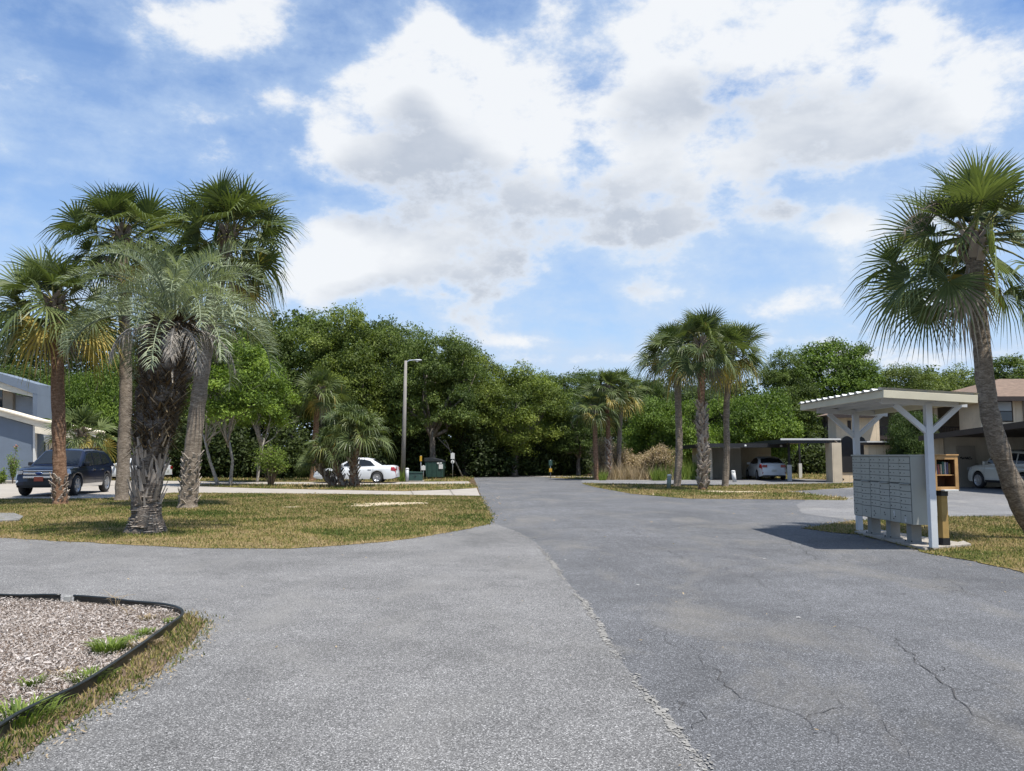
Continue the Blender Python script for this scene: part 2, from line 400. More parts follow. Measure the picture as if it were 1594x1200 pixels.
M_['edging'] = simple('black plastic edging', (0.012, 0.015, 0.014), 0.35, var=0.3, scale=9)
M_['oakleaf'] = leafmat('oak leaves', (0.036, 0.055, 0.014), (0.15, 0.185, 0.048), 0.30, objcol=True, warm=(0.17, 0.19, 0.055))
M_['sabal'] = leafmat('sabal fronds', (0.034, 0.055, 0.018), (0.145, 0.175, 0.065), 0.22, 0.42, warm=(0.36, 0.27, 0.07))
M_['pindo'] = leafmat('pindo fronds', (0.07, 0.095, 0.058), (0.29, 0.33, 0.215), 0.18, 0.45, warm=(0.33, 0.33, 0.20))
M_['deadfrond'] = leafmat('dead fronds', (0.10, 0.09, 0.08), (0.33, 0.30, 0.27), 0.1, 0.8, warm=(0.36, 0.32, 0.27))
M_['straw'] = leafmat('dry weeds', (0.20, 0.15, 0.085), (0.46, 0.36, 0.24), 0.2, 0.8, warm=(0.5, 0.42, 0.2))
M_['twig'] = leafmat('bare twigs', (0.09, 0.065, 0.05), (0.27, 0.22, 0.18), 0.0, 0.9, warm=(0.3, 0.25, 0.2))
M_['bark'] = barkmat('oak bark', (0.05, 0.042, 0.034), (0.15, 0.13, 0.11), (0.28, 0.255, 0.22), (1, 1, 0.35), 5)
M_['palebark'] = barkmat('pale bark', (0.12, 0.10, 0.08), (0.27, 0.24, 0.20), (0.42, 0.39, 0.34), (1, 1, 0.6), 5, 0.5)
M_['palmA'] = barkmat('reddish palm bark', (0.07, 0.038, 0.022), (0.20, 0.115, 0.07), (0.36, 0.24, 0.16), (1, 1, 2.2), 7)
M_['palmG'] = barkmat('grey palm bark', (0.085, 0.068, 0.052), (0.215, 0.175, 0.135), (0.37, 0.32, 0.26), (1, 1, 3.0), 7)
M_['boot'] = leafmat('palm boots', (0.10, 0.075, 0.055), (0.36, 0.31, 0.26), 0.0, 0.85, warm=(0.42, 0.36, 0.3))
M_['shag'] = leafmat('shaggy boots', (0.03, 0.02, 0.011), (0.19, 0.14, 0.08), 0.0, 0.9, warm=(0.46, 0.41, 0.35))
# ------------------------------------------------------------------ ground sheets
def densify(pts, step=0.5, jit=0.0, seed=0):
    out = []
    n = len(pts)
    for i in range(n):
        a = Vector((*pts[i], 0)); b = Vector((*pts[(i + 1) % n], 0)); k = max(1, min(120, int((b - a).length / step)))
        for j in range(k):
            p = a.lerp(b, j / k)
            if jit:
                p = p + Vector((mnoise.noise(p * 1.9 + Vector((seed, 0, 0))) + .5 * mnoise.noise(p * 6), mnoise.noise(p * 1.9 + Vector((0, seed + 9, 0))) + .5 * mnoise.noise(p * 6 + Vector((3, 3, 0))), 0)) * jit
            out.append((p.x, p.y))
    return out
def sheet(name, pts, z, mat, jit=0.0, step=0.5, seed=0, kind='structure', **kw):
    pts = densify(pts, step, jit, seed) if jit else list(pts)
    tri = tessellate_polygon([[Vector((*p, 0)) for p in pts]])
    vs = [(x, y, z) for x, y in pts]; me = bpy.data.meshes.new(name)
    fs = []
    for t in tri:
        a, b_, c = (Vector(vs[i]) for i in t)
        fs.append(tuple(t) if (b_ - a).cross(c - a).z > 0 else tuple(t)[::-1])
    me.from_pydata(vs, [], fs); me.materials.append(mat)
    o = link(name, me); tag(o, kind=kind, **kw); return o, pts
def smooth_poly(px, it=2):       # Chaikin on an open chain
    for _ in range(it):
        q = [px[0]]
        for a, b_ in zip(px[:-1], px[1:]):
            q += [(a[0] * .75 + b_[0] * .25, a[1] * .75 + b_[1] * .25), (a[0] * .25 + b_[0] * .75, a[1] * .25 + b_[1] * .75)]
        q.append(px[-1]); px = q
    return px
def PP(l): return [P(*p) for p in l]

sheet('ground', [(-400, -200), (400, -200), (400, 600), (-400, 600)], 0, M_['litter'])
sheet('road', [(-45, -8), (45, -8), (45, 46.5), P(1330, 750), P(1100, 745.8), P(985, 744.5), P(900, 742.2), P(737, 742.4), P(748, 770), P(760, 812), P(400, 842), (-45, 19)], 0.004, M_['road'], jit=0.05)
seam_px = [(773, 816), (806, 829), (835, 845), (863, 881), (893, 920), (935, 976), (980, 1049), (1014, 1094), (1059, 1144), (1104, 1198)]
seam = PP(seam_px) + [(0.55, 2.5), (0.1, -8)]
ap = seam + [(-45, -8), (-45, 19), P(0, 830), P(400, 845), P(700, 822)]
sheet('side_road', ap, 0.008, M_['apron'], jit=0.025, step=0.12, seed=4)
lot = PP([(1335, 811), (1250, 800), (1240, 786), (1262, 776), (1340, 772), (1340, 762), (1258, 763), (1330, 757), (1335, 751)]) + [(45, 46), (45, 16.5), P(1594, 800)]
sheet('parking_lot', lot, 0.008, M_['lot'], jit=0.08, step=0.4, seed=2)
sheet('lane', PP([(905, 747.6), (985, 746.6), (1100, 745.6), (1250, 745.5), (1340, 750.5), (1330, 753), (1100, 756), (1000, 753), (905, 753.5)]), 0.012, M_['lot'], jit=0.05)
# the ragged pale seam between the two asphalts
mb = MB(); rs = random.Random(5)
sp_ = densify(seam[:10], 0.045, .05, 3)
sp_ = sp_[:1 + max(i for i, p in enumerate(sp_) if (Vector(p) - Vector(seam[9])).length < 0.12)]
for (x, y) in sp_:
    d = mnoise.noise(Vector((x * .9, y * .9, 3))) ; d2 = mnoise.noise(Vector((x * 5, y * 5, 1)))
    if d + d2 * .8 > -0.15 and y < 17:
        for k in range(6):
            w = rs.uniform(.003, .0125) * (1 + max(0, d) * 1.6); cx = x + rs.gauss(0, .016 + .03 * max(0, d2)); cy = y + rs.gauss(0, .03)
            n = 6; a0 = rs.random() * 6
            mb.add([(cx + w * rs.uniform(.5, 1.3) * math.cos(a0 + 2 * PI * i / n), cy + 1.6 * w * rs.uniform(.5, 1.3) * math.sin(a0 + 2 * PI * i / n), 0.0115 + .0004 * k + rs.random() * .0003) for i in range(n)], [tuple(range(n))])
tag(mb.build('road_seam', M_['seam'], fix=False), kind='structure')
# cracks along the main road
def cracks():
    rg = random.Random(12); mb = MB(); q = lambda l: [(700 + x / 1.783, 780 + y / 1.783) for x, y in l]
    chains = [q([(590, 130), (720, 170), (850, 220), (930, 270), (1040, 310), (1130, 350), (1240, 380), (1340, 430), (1440, 480), (1540, 520), (1600, 547)]), q([(390, 20), (480, 60), (560, 120), (690, 180), (840, 205), (885, 245)]),
              q([(640, 400), (740, 480), (820, 550), (900, 570), (980, 610), (1050, 660), (1130, 720), (1200, 760)]), q([(560, 500), (610, 550), (660, 590), (690, 650)]), q([(1350, 200), (1440, 260), (1530, 290), (1600, 312)]), q([(1400, 350), (1530, 390), (1600, 415)]),
              q([(930, 440), (1000, 490), (1090, 550), (1180, 600), (1300, 690), (1350, 740)]), q([(640, 10), (720, 40), (850, 60), (1000, 150), (1060, 175)]), q([(200, 20), (330, 60), (480, 110), (560, 160)]), q([(300, 45), (420, 90), (520, 150)]), q([(930, 265), (990, 300), (1080, 330), (1150, 360), (1210, 372)]), q([(1240, 380), (1300, 450), (1420, 560), (1560, 640)]),
              q([(620, 110), (780, 125), (930, 160)]), q([(480, 330), (590, 360), (700, 440)])]
    for ci, ch in enumerate(chains):
        pts = densify(PP(ch), .07, closed=False)
        w0 = rg.uniform(.0012, .0026); L = []
        for i, (x, y) in enumerate(pts):
            j = .12 * mnoise.noise(Vector((x * 2.5, y * 2.5, ci * 5))) + .05 * mnoise.noise(Vector((x * 11, y * 11, ci)))
            L.append((x + j + rg.gauss(0, .006), y + j * .4 + rg.gauss(0, .006)))
        for i in range(len(L) - 1):
            x, y = L[i]; x2, y2 = L[i + 1]
            if math.hypot(x2 - x, y2 - y) > .4: continue
            g = mnoise.noise(Vector((x * .8, y * .8, 7 + ci)))
            if g < -.22: continue
            wa = w0 * (1 + 1.6 * max(0, g)) * rg.uniform(.6, 1.4); dx, dy = (y2 - y), -(x2 - x); n = math.hypot(dx, dy) + 1e-9; dx *= wa / n; dy *= wa / n
            mb.add([(x - dx, y - dy, .0096), (x + dx, y + dy, .0096), (x2 + dx, y2 + dy, .0096), (x2 - dx, y2 - dy, .0096)], [(0, 1, 2, 3)])
            if rg.random() < .05:
                a = rg.uniform(0, 6.28); px, py = x, y
                for k in range(rg.randint(3, 9)):
                    a += rg.gauss(0, .5); nx, ny = px + .05 * math.cos(a), py + .05 * math.sin(a); sx, sy = -math.sin(a) * .003, math.cos(a) * .003
                    mb.add([(px - sx, py - sy, .0094), (px + sx, py + sy, .0094), (nx + sx, ny + sy, .0094), (nx - sx, ny - sy, .0094)], [(0, 1, 2, 3)]); px, py = nx, ny
    tag(mb.build('road_cracks', simple('open crack', (.058, .056, .055), 1.0, var=.3), fix=False), kind='structure')
# densify() closes its chain, so an open copy for the cracks
_den = densify
def densify(pts, step=0.5, jit=0.0, seed=0, closed=True):
    if closed: return _den(pts, step, jit, seed)
    out = []
    for a, b_ in zip(pts[:-1], pts[1:]): out += _den([a, b_], step, jit, seed)[:max(1, int((Vector(b_) - Vector(a)).length / step))]
    return out
cracks()
# concrete drives
sheet('driveway', PP([(-300, 777), (0, 776.5), (160, 776), (212, 772), (268, 767.2), (400, 768), (560, 769.5), (747, 772), (742, 760), (700, 762.5), (629, 765), (500, 762.5), (400, 760.5), (330, 758), (300, 756.5), (270, 754), (400, 753.8), (560, 754.3), (734, 753.2), (729, 749.5), (600, 750.6), (400, 750.4), (250, 748.5), (100, 748), (-300, 747)]), 0.0115, M_['concrete'], jit=0.01)
mb = MB()
for px in (640, 700):
    a = P(px, 762.5 if px > 650 else 765); b_ = P(px + (6 if px > 650 else 4), 771)
    mb.bar((*a, 0.0135), (*b_, 0.0135), 0.06, 0.004)
tag(mb.build('driveway_joint', simple('joint', (0.2, 0.18, 0.15), 0.9)), kind='structure')
# lawns
left_lawn = PP([(-300, 778), (0, 777.5), (160, 777), (212, 773), (268, 768), (400, 768.6), (560, 770.3), (748, 773), (757, 790), (767, 806), (762, 816), (720, 826), (650, 838), (560, 848), (450, 855), (300, 854), (150, 846), (0, 838), (-300, 824)])
strip_a = PP([(745, 759.8), (700, 762), (629, 764.6), (500, 762), (400, 760), (330, 757.5), (300, 756), (275, 754.4), (400, 754.2), (560, 754.8), (736, 753.8)])
strip_b = PP([(-300, 746.5), (100, 747.5), (250, 748.2), (400, 750), (600, 750.2), (730, 749.2), (737, 742.8), (600, 744), (300, 744.3), (-300, 744)])
isle = PP([(905, 752.5), (926, 758.5), (984, 769), (1072, 776.5), (1240, 778), (1316, 779), (1322, 775.5), (1225, 765), (1258, 763.4), (1330, 759), (1330, 752.5), (1200, 754.5), (1090, 756), (1000, 754.2)])
far_isle = PP([(850, 743.2), (900, 746), (960, 747.2), (1010, 746.6), (1100, 745), (1100, 743), (1000, 742), (900, 741.5)])
right_lawn = PP([(1251, 823), (1330, 811.5), (1400, 808), (1473, 805), (1594, 805), (1900, 804)]) + [(30, 16), (14, 8)] + PP([(1800, 950), (1594, 892), (1520, 875), (1440, 862), (1432, 857), (1338, 833), (1290, 829)])
back_r = PP([(1060, 745.3), (1330, 745.5), (1330, 738), (1060, 739)])
LAWNS = [('lawn', left_lawn, 560, 0.03), ('verge', strip_a, 60, 0.07), ('verge', strip_b, 40, 0.08), ('lawn', isle, 140, 0.045), ('verge', far_isle, 30, 0.08), ('lawn', right_lawn, 650, 0.03), ('verge', back_r, 20, .1)]
def inpoly(x, y, poly):
    ins = np.zeros(len(x), bool); n = len(poly); j = n - 1
    for i in range(n):
        xi, yi = poly[i]; xj, yj = poly[j]
        c = ((yi > y) != (yj > y)) & (x < (xj - xi) * (y - yi) / ((yj - yi) + 1e-12) + xi)
        ins ^= c; j = i
    return ins
SAND = [(600, 785, 1.0, 0.9), (565, 788, .5, .4), (645, 784, .6, .5), (455, 790, .3, .2), (1150, 766, 1.2, .6), (1110, 765, .6, .4)]
def grass(name, poly, dens, h, seed, mat, z=0.018, cull=True, h2=None, **kw):
    rg = np.random.default_rng(seed)
    xs = [p[0] for p in poly]; ys = [p[1] for p in poly]
    x0, x1, y0, y1 = min(xs), max(xs), min(ys), max(ys)
    n = int((x1 - x0) * (y1 - y0) * dens)
    x = rg.uniform(x0, x1, n); y = rg.uniform(y0, y1, n)
    k = inpoly(x, y, poly)
    for (sx, sy, rx, ry) in SAND:
        k &= ((x - P(sx, sy)[0]) / rx) ** 2 + ((y - P(sx, sy)[1]) / ry) ** 2 > rg.uniform(.3, 1.3, n) ** 2
    if cull: k &= (np.abs(x) < y * 0.70 + 3)
    x = x[k]; y = y[k]; n = len(x); x = x + rg.normal(0, .07, n); y = y + rg.normal(0, .07, n)
    hh = h * rg.lognormal(0, 0.35, n); w = np.maximum(0.006, y * 0.00050) * rg.uniform(.7, 1.4, n)
    a = rg.uniform(0, 2 * PI, n); lean = rg.uniform(0.1, 1.1, n) * hh; la = rg.uniform(0, 2 * PI, n)
    V = np.zeros((n, 3, 3)); V[:, 0] = np.stack([x - w * np.cos(a), y - w * np.sin(a), np.full(n, z - .004)], 1)
    V[:, 1] = np.stack([x + w * np.cos(a), y + w * np.sin(a), np.full(n, z - .004)], 1)
    V[:, 2] = np.stack([x + lean * np.cos(la), y + lean * np.sin(la), z + hh], 1)
    t = np.repeat(rg.random(n), 3)
    o = np_mesh(name, V.reshape(-1, 3), np.arange(n * 3).reshape(-1, 3), mat, attr=t)
    return tag(o, kind='stuff', **kw)
labs = ['short sun-dried turf under the left palm group', 'grass strip between the two concrete drives', 'grass along the foot of the wood on the left', 'patchy grass island under the three right palms', 'grass around the far palm cluster', 'grass round the mailbox slab at right', 'grass beyond the far carports']
for i, (nm, poly, dens, h) in enumerate(LAWNS):
    sheet(nm, poly, 0.0145, M_['turf'], jit=0.09 if i in (0, 5) else .04, step=0.12, seed=i)
    grass('grass', poly, dens, h, 10 + i, M_['blades'], label=labs[i], cat='grass')
# bare sand in the left lawn, pale slab at its left edge
def blob(px, py, rx, ry, seed, z, n=28):
    c = P(px, py); out = []
    for i in range(n):
        a = 2 * PI * i / n; k = 1 + .45 * mnoise.noise(Vector((math.cos(a) * 1.6 + seed, math.sin(a) * 1.6, seed)))
        out.append((c[0] + rx * k * math.cos(a), c[1] + ry * k * math.sin(a)))
    return out
for i, (px, py, rx, ry) in enumerate(SAND):
    sheet('sand_patch', blob(px, py, rx, ry, i * 3.7, 0), 0.018 + i * .0002, M_['sand'], jit=.08, step=.1, seed=i)
sl = MB(); sl.prism([P(-60, 801), P(22, 801), P(36, 806), P(30, 812), P(-60, 816)], 0.01, 0.05, 'z')
tag(sl.build('utility_slab', simple('grey gravelly slab', (.2, .195, .185), .95, var=.3, scale=8), bevel=.006), 'flat grey concrete slab in the grass at the left edge', 'slab')
# parking line beside the island
mb = MB(); mb.bar((*P(1226, 765), 0.012), (*P(1322, 776), 0.012), 0.12, 0.006)
tag(mb.build('parking_line', M_['line']), kind='structure')
# pale strip of the road that leaves at the far end
sheet('far_path', PP([(800, 741.9), (905, 743.4), (930, 744.2), (930, 742.6), (880, 741.5), (800, 741.2)]), 0.024, M_['concrete'])
# small pale litter bits on the road
for i, (px, py, s_) in enumerate([(1243, 963, .022), (1190, 871, .022), (880, 873, .018), (993, 912, .025)]):
    mb = MB(); c = P(px, py); n = 7
    mb.add([(c[0] + s_ * (1 + .4 * math.sin(j * 2.3 + i)) * math.cos(2 * PI * j / n), c[1] + s_ * .8 * math.sin(2 * PI * j / n), 0.013 + .004 * (j % 2)) for j in range(n)] + [(c[0], c[1], .022)], [(j, (j + 1) % n, n) for j in range(n)])
    tag(mb.build('paper_scrap', simple('scrap', (0.4, 0.4, 0.38), 0.9)), ['white scrap on the road straight below the mailboxes', 'pale scrap on the road short of the roof shadow', 'small pale scrap beside the seam of the road', 'flat pale scrap right of the road seam'][i], 'litter', 'scraps on the road')

def litter():
    rg = np.random.default_rng(5); C = []
    for poly, n, sp_ in ((left_lawn, 900, .28), (right_lawn, 600, .25), (isle, 350, .4)):
        e_ = np.array([p for p in densify(poly, .15) if p[1] < 36 and abs(p[0]) < p[1] * .72]); k = rg.integers(0, len(e_), n)
        C.append(e_[k] + rg.normal(0, sp_, (n, 2)))
    e_ = np.array(densify(PP([(330, 975), (280, 1030), (200, 1085), (110, 1140), (20, 1195)]), .05, closed=False)); C.append(e_[rg.integers(0, len(e_), 420)] + rg.normal(0, .07, (420, 2)))
    C.append(np.stack([rg.uniform(-9, 9, 260), rg.uniform(4, 22, 260)], 1)); C = np.concatenate(C); n = len(C)
    C3 = np.concatenate([C, np.full((n, 1), .024)], 1); nr = rg.normal(0, .25, (n, 3)); nr[:, 2] = 1; t = rg.normal(size=(n, 3)); t -= nr * (t * nr).sum(1)[:, None] / (nr * nr).sum(1)[:, None]; t /= np.linalg.norm(t, axis=1)[:, None]; b_ = np.cross(nr, t)
    s = (rg.lognormal(math.log(.013), .4, n) * np.maximum(1, C[:, 1] / 14))[:, None]
    V = np.stack([C3 - t * s, C3 + b_ * s * .35, C3 + t * s, C3 - b_ * s * .35], 1).reshape(-1, 3)
    o = np_mesh('fallen_leaves', V, np.arange(4 * n).reshape(-1, 4), M_['straw'], attr=np.repeat(rg.random(n) * .7, 4)); tag(o, 'dry brown leaves blown along the grass edges and over the asphalt', 'leaves', kind='stuff')
litter()
# ------------------------------------------------------------------ mulch bed
edge_px = [(-400, 934), (-150, 934), (0, 938), (102, 939), (135, 940.5), (180, 946.5), (234, 951.6), (270, 957), (286.5, 964.5), (279, 976), (249, 997), (222, 1018), (195, 1037), (162, 1062), (126, 1084), (90, 1102), (60, 1117), (30, 1133), (0, 1153), (-60, 1190), (-200, 1290)]
edge = smooth_poly(PP(edge_px), 2)
bed = edge + [(-7, 2.4), (-9, 4)]
sheet('mulch_bed', bed, 0.02, M_['mulchbase'])
strip = smooth_poly(PP([(262, 953), (300, 958), (324, 971), (300, 1000), (279, 1020), (240, 1048), (198, 1076), (150, 1103), (105, 1130), (60, 1160), (18, 1188), (-60, 1240)]), 2)
verge = strip + PP([(-60, 1190), (0, 1153), (30, 1133), (60, 1117), (90, 1102), (126, 1084), (162, 1062), (195, 1037), (222, 1018), (249, 997), (279, 976), (286, 965)])
sheet('bed_verge', verge, 0.012, M_['mulchbase'], jit=.05, step=.08, seed=8)
def chips():
    rg = np.random.default_rng(3)
    n = 430000
    x = rg.uniform(-10.5, -2.4, n); y = rg.uniform(4.2, 9.1, n)
    k = inpoly(x, y, bed) & (np.abs(x) < y * 0.70 + 3.5); x = x[k]; y = y[k]
    # a few spilled past the edging
    n = len(x)
    l = rg.lognormal(math.log(0.0068), 0.5, n); w = l * rg.uniform(.12, .42, n); a = rg.uniform(0, 2 * PI, n)
    tl = rg.normal(0, .35, n); tz = rg.normal(0, .35, n)
    z = 0.026 + rg.random(n) ** 2 * 0.03 + .02 * np.sin(x * 3.1) * np.sin(y * 2.3 + 1)
    z = np.maximum(z, .022)
    u = np.stack([np.cos(a), np.sin(a), tl], 1); v = np.stack([-np.sin(a), np.cos(a), tz], 1)
    c = np.stack([x, y, z], 1)
    V = np.stack([c - u * l[:, None] - v * w[:, None], c + u * l[:, None] - v * w[:, None] * .6, c + u * l[:, None] * .9 + v * w[:, None], c - u * l[:, None] * .8 + v * w[:, None]], 1)
    o = np_mesh('wood_chips', V.reshape(-1, 3), np.arange(4 * n).reshape(-1, 4), M_['chips'], attr=np.repeat(rg.random(n) ** .9, 4))
    tag(o, 'grey and brown wood chip mulch inside the black edging', 'mulch', kind='stuff')
chips()
def edging():
    t = empty('bed_edging', (0, 0, 0), 0, 'black plastic edging strip around the wood chip bed', 'edging')
    ed = [p for p in densify(edge[2:-2], .06)]; cut = max(range(len(ed)), key=lambda i: ed[i][0] * 0 + (1 if (Vector(ed[i]) - Vector(edge[-3])).length < .07 else 0)); ed = ed[:cut]
    i0 = min(range(len(ed)), key=lambda i: (Vector(ed[i]) - Vector(P(105, 939))).length)
    for seg in (ed[:i0], ed[i0 + 1:]):
        seg = [p for i, p in enumerate(seg)]
        m1 = MB(); m1.tube([(x, y, 0.085 + .012 * mnoise.noise(Vector((x * 2, y * 2, 0)))) for x, y in seg], 0.013, 8)
        m1.build('top_bead', M_['edging'], t)
        m2 = MB(); vs = []
        for x, y in seg: vs += [(x, y, 0.0), (x + .004, y, .075)]
        vs2 = [(a[0] + .006, a[1] - .006, a[2]) for a in vs]
        k = len(vs); fs = [(2 * i, 2 * i + 2, 2 * i + 3, 2 * i + 1) for i in range(k // 2 - 1)] + [(k + 2 * i, k + 2 * i + 1, k + 2 * i + 3, k + 2 * i + 2) for i in range(k // 2 - 1)]
        m2.add(vs + vs2, fs); m2.build('strip', M_['edging'], t, fix=False)
    j = MB(); p = P(105, 940); j.box(p[0] - .035, p[0] + .035, p[1] - .02, p[1] + .02, 0.0, .085); j.build('joint_connector', simple('grey joint', (0.35, 0.35, 0.33), .6), t, bevel=.006)
edging()
tag(grass('weeds', verge, 3800, .026, 77, M_['blades']), 'weedy dry grass strip outside the black edging', 'grass')
def tuft(px, py, r_, h, n, seed, label, mat, green=0.1):
    rg = random.Random(seed); c = P(px, py, .03); mb = MB()
    for i in range(n):
        a = rg.uniform(0, 2 * PI); rr = r_ * math.sqrt(rg.random()) * .7; bx = c[0] + rr * math.cos(a); by = c[1] + rr * math.sin(a)
        L = h * rg.uniform(.35, .95); o_ = rg.uniform(.5, 1.5) * L; w = .003 + .003 * rg.random(); s = (-math.sin(a) * w, math.cos(a) * w)
        a += rg.uniform(-.6, .6)
        mx, my = bx + o_ * .4 * math.cos(a), by + o_ * .4 * math.sin(a); ex, ey = bx + o_ * math.cos(a), by + o_ * math.sin(a)
        tz = rg.random() * .75
        mb.add([(bx - s[0], by - s[1], .02), (bx + s[0], by + s[1], .02), (mx + s[0], my + s[1], .03 + L * .65), (mx - s[0], my - s[1], .03 + L * .65), (ex, ey, .03 + L * .85)], [(0, 1, 2, 3), (3, 2, 4)], tint=tz)
    return tag(mb.build('weed_tuft', mat, fix=False), label, 'weed', 'weed tufts in the mulch bed')
GT = leafmat('weed green', (0.06, 0.10, 0.018), (0.20, 0.26, 0.05), 0.25, warm=(0.36, 0.3, 0.1)); M_['weed'] = GT
tuft(170, 1013, .17, .12, 260, 1, 'largest bright green weed tuft in the wood chips', GT)
tuft(226, 986, .12, .05, 90, 2, 'small green weed in the mulch near the bend of the edging', GT)
tuft(205, 996, .1, .05, 70, 3, 'low weed between the largest tuft and the edging', GT)
tuft(140, 1056, .22, .07, 170, 4, 'yellowish weed spread against the edging below the largest tuft', GT)
tuft(98, 1050, .14, .05, 60, 5, 'flat dry weed left of the yellowish spread', M_['straw'])
tuft(49, 1068, .09, .08, 60, 6, 'small lone yellow green weed low in the mulch', GT)
tuft(30, 1118, .30, .11, 260, 7, 'long weed tuft at the lower left by the edging', GT)
tuft(232, 963, .12, .05, 80, 8, 'sparse weed beside the top bend of the edging', M_['straw'])
tuft(270, 968, .14, .05, 90, 9, 'dry weed tuft in the corner of the mulch bed', GT)
tuft(225, 1003, .22, .05, 150, 10, 'wide dry weed patch along the inner side of the edging', M_['straw'])
mb = MB(); rs = random.Random(9)
for (a0, b0, h0) in ((180, 950, .20), (200, 962, .12)):
    c = P(a0, b0)
    for i in range(5):
        mb.tube([(c[0], c[1], .02), (c[0] + rs.uniform(-.1, .12), c[1] + rs.uniform(-.05, .05), h0 * .6), (c[0] + rs.uniform(-.2, .25), c[1], h0 * rs.uniform(.8, 1.1))], [.004, .003, .001], 4)
tag(mb.build('dry_stalks', M_['straw']), 'sparse thin dry stalks standing by the far edging', 'weeds', kind='stuff')

# ------------------------------------------------------------------ foliage
def leaf_quads(C, out, size, rg, asp=0.5, outw=0.6, up=0.35):
    n = len(C)
    nr = rg.normal(size=(n, 3)); nr += out * outw * 1.7; nr[:, 2] += up * 1.7
    nr /= np.linalg.norm(nr, axis=1)[:, None] + 1e-9
    t = rg.normal(size=(n, 3)); t -= nr * (t * nr).sum(1)[:, None]; t /= np.linalg.norm(t, axis=1)[:, None] + 1e-9
    b_ = np.cross(nr, t); s = (size * rg.uniform(.65, 1.35, n))[:, None]
    V = np.stack([C - t * s, C + b_ * s * asp, C + t * s, C - b_ * s * asp], 1)
    return V.reshape(-1, 3)
def crown_mesh(name, rad, zc, npuff, seed, twigs=55, per=13, leaf=0.115, puff=(1.1, 2.0), droop=0.0, mat=None, spread=0.17, low=-0.55, tintspan=(.1, .95)):
    rg = np.random.default_rng(seed)
    pc = []
    while len(pc) < npuff:
        d = rg.normal(size=3); d /= np.linalg.norm(d)
        if d[2] < low: continue
        r_ = rg.uniform(.55, 1.0) ** .6
        p = d * np.array(rad) * r_ * 0.82 + np.array([0, 0, zc])
        pc.append(p)
    pc = np.array(pc); pr = rg.uniform(*puff, npuff)
    C = []; O = []; T = []
    for p, r_, in zip(pc, pr):
        nt_ = int(twigs * (r_ / puff[1]) ** 2 * 1.3) + 6
        d = rg.normal(size=(nt_, 3)); d /= np.linalg.norm(d, axis=1)[:, None]
        d[:, 2] = np.where(d[:, 2] < -.3, -d[:, 2] * .5, d[:, 2])
        tw = p + d * (r_ * rg.uniform(.55, 1.08, nt_))[:, None] * np.array([1, 1, .72])
        ptint = rg.uniform(tintspan[0], tintspan[1] * .75)
        tt = np.clip(ptint + rg.normal(0, .17, nt_), 0, 1)
        g = rg.normal(size=(nt_, per, 3)) * spread * np.array([1.25, 1.25, .75]); g[:, :, 2] -= droop * np.abs(rg.normal(size=(nt_, per)))
        C.append((tw[:, None] + g).reshape(-1, 3)); O.append(np.repeat(d, per, 0))
        T.append(np.clip(np.repeat(tt, per) + rg.normal(0, .09, nt_ * per), 0, .97))
    C = np.concatenate(C); O = np.concatenate(O); T = np.concatenate(T)
    V = leaf_quads(C, O, leaf, rg)
    me = np_mesh(name, V, np.arange(len(V)).reshape(-1, 4), mat or M_['oakleaf'], attr=np.repeat(T, 4))
    return me, pc
def limbs_mesh(pc, zc, h0, r0, seed, mat, nl=9, fork=0.35, stems=1, spreadb=.3):
    rg = random.Random(seed); mb = MB()
    for s in range(stems):
        bx = (s - (stems - 1) / 2) * spreadb * 2; lean = (rg.uniform(-.4, .4), rg.uniform(-.4, .4))
        top = Vector((bx * 1.6 + lean[0], lean[1], h0)); base = Vector((bx, 0, -.05))
        mid = base.lerp(top, .5) + Vector((rg.uniform(-.15, .15), rg.uniform(-.1, .1), 0))
        rr = r0 / math.sqrt(stems)
        mb.tube([base, base + Vector((0, 0, .25)), mid, top], [rr * 1.5, rr * 1.05, rr * .85, rr * .7], 10, wob=.3, seed=seed)
        ids = list(range(len(pc))); rg.shuffle(ids)
        for k in ids[:nl]:
            e = Vector(pc[k]); st = base.lerp(top, rg.uniform(.75, 1.0))
            m1 = st.lerp(e, .35) + Vector((rg.uniform(-.5, .5), rg.uniform(-.5, .5), rg.uniform(.0, .6)))
            m2 = st.lerp(e, .7) + Vector((rg.uniform(-.4, .4), rg.uniform(-.4, .4), rg.uniform(-.2, .4)))
            mb.tube([st, m1, m2, e], [rr * .5, rr * .36, rr * .22, rr * .08], 6)
            for q in range(2):
                st2 = m1.lerp(m2, rg.random()); e2 = st2 + Vector((rg.uniform(-1.6, 1.6), rg.uniform(-1.6, 1.6), rg.uniform(-.4, 1.6)))
                mb.tube([st2, st2.lerp(e2, .5) + Vector((0, 0, .2)), e2], [rr * .2, rr * .13, rr * .04], 5)
    return mb
# templates: parts made once, then copied
def oak_template(seed, rad, zc, npuff, h0, r0, **kw):
    stems = kw.pop('stems', 1); bm_ = kw.pop('bark', M_['bark'])
    c, pc = crown_mesh('crown', rad, zc, npuff, seed, **kw)
    mb = limbs_mesh(pc, zc, h0, r0, seed, bm_, stems=stems); t = mb.build('trunk', bm_, fix=False)
    for o in (c, t): COL.objects.unlink(o)
    return c, t
OAKS = [oak_template(11, (5.6, 5.0, 5.4), 6.3, 66, 3.6, .34, per=17, leaf=.095, low=-.8, puff=(.9, 1.9)), oak_template(12, (5.0, 4.8, 5.6), 6.2, 62, 3.2, .3, per=17, leaf=.095, low=-.85, puff=(.9, 1.9)),
        oak_template(13, (6.0, 5.0, 4.6), 5.5, 62, 2.6, .36, low=-.95, droop=.14, per=17, leaf=.095, puff=(.9, 1.8)), oak_template(14, (4.6, 4.4, 5.8), 6.4, 60, 3.8, .28, per=17, leaf=.095, low=-.8, puff=(.8, 1.8))]
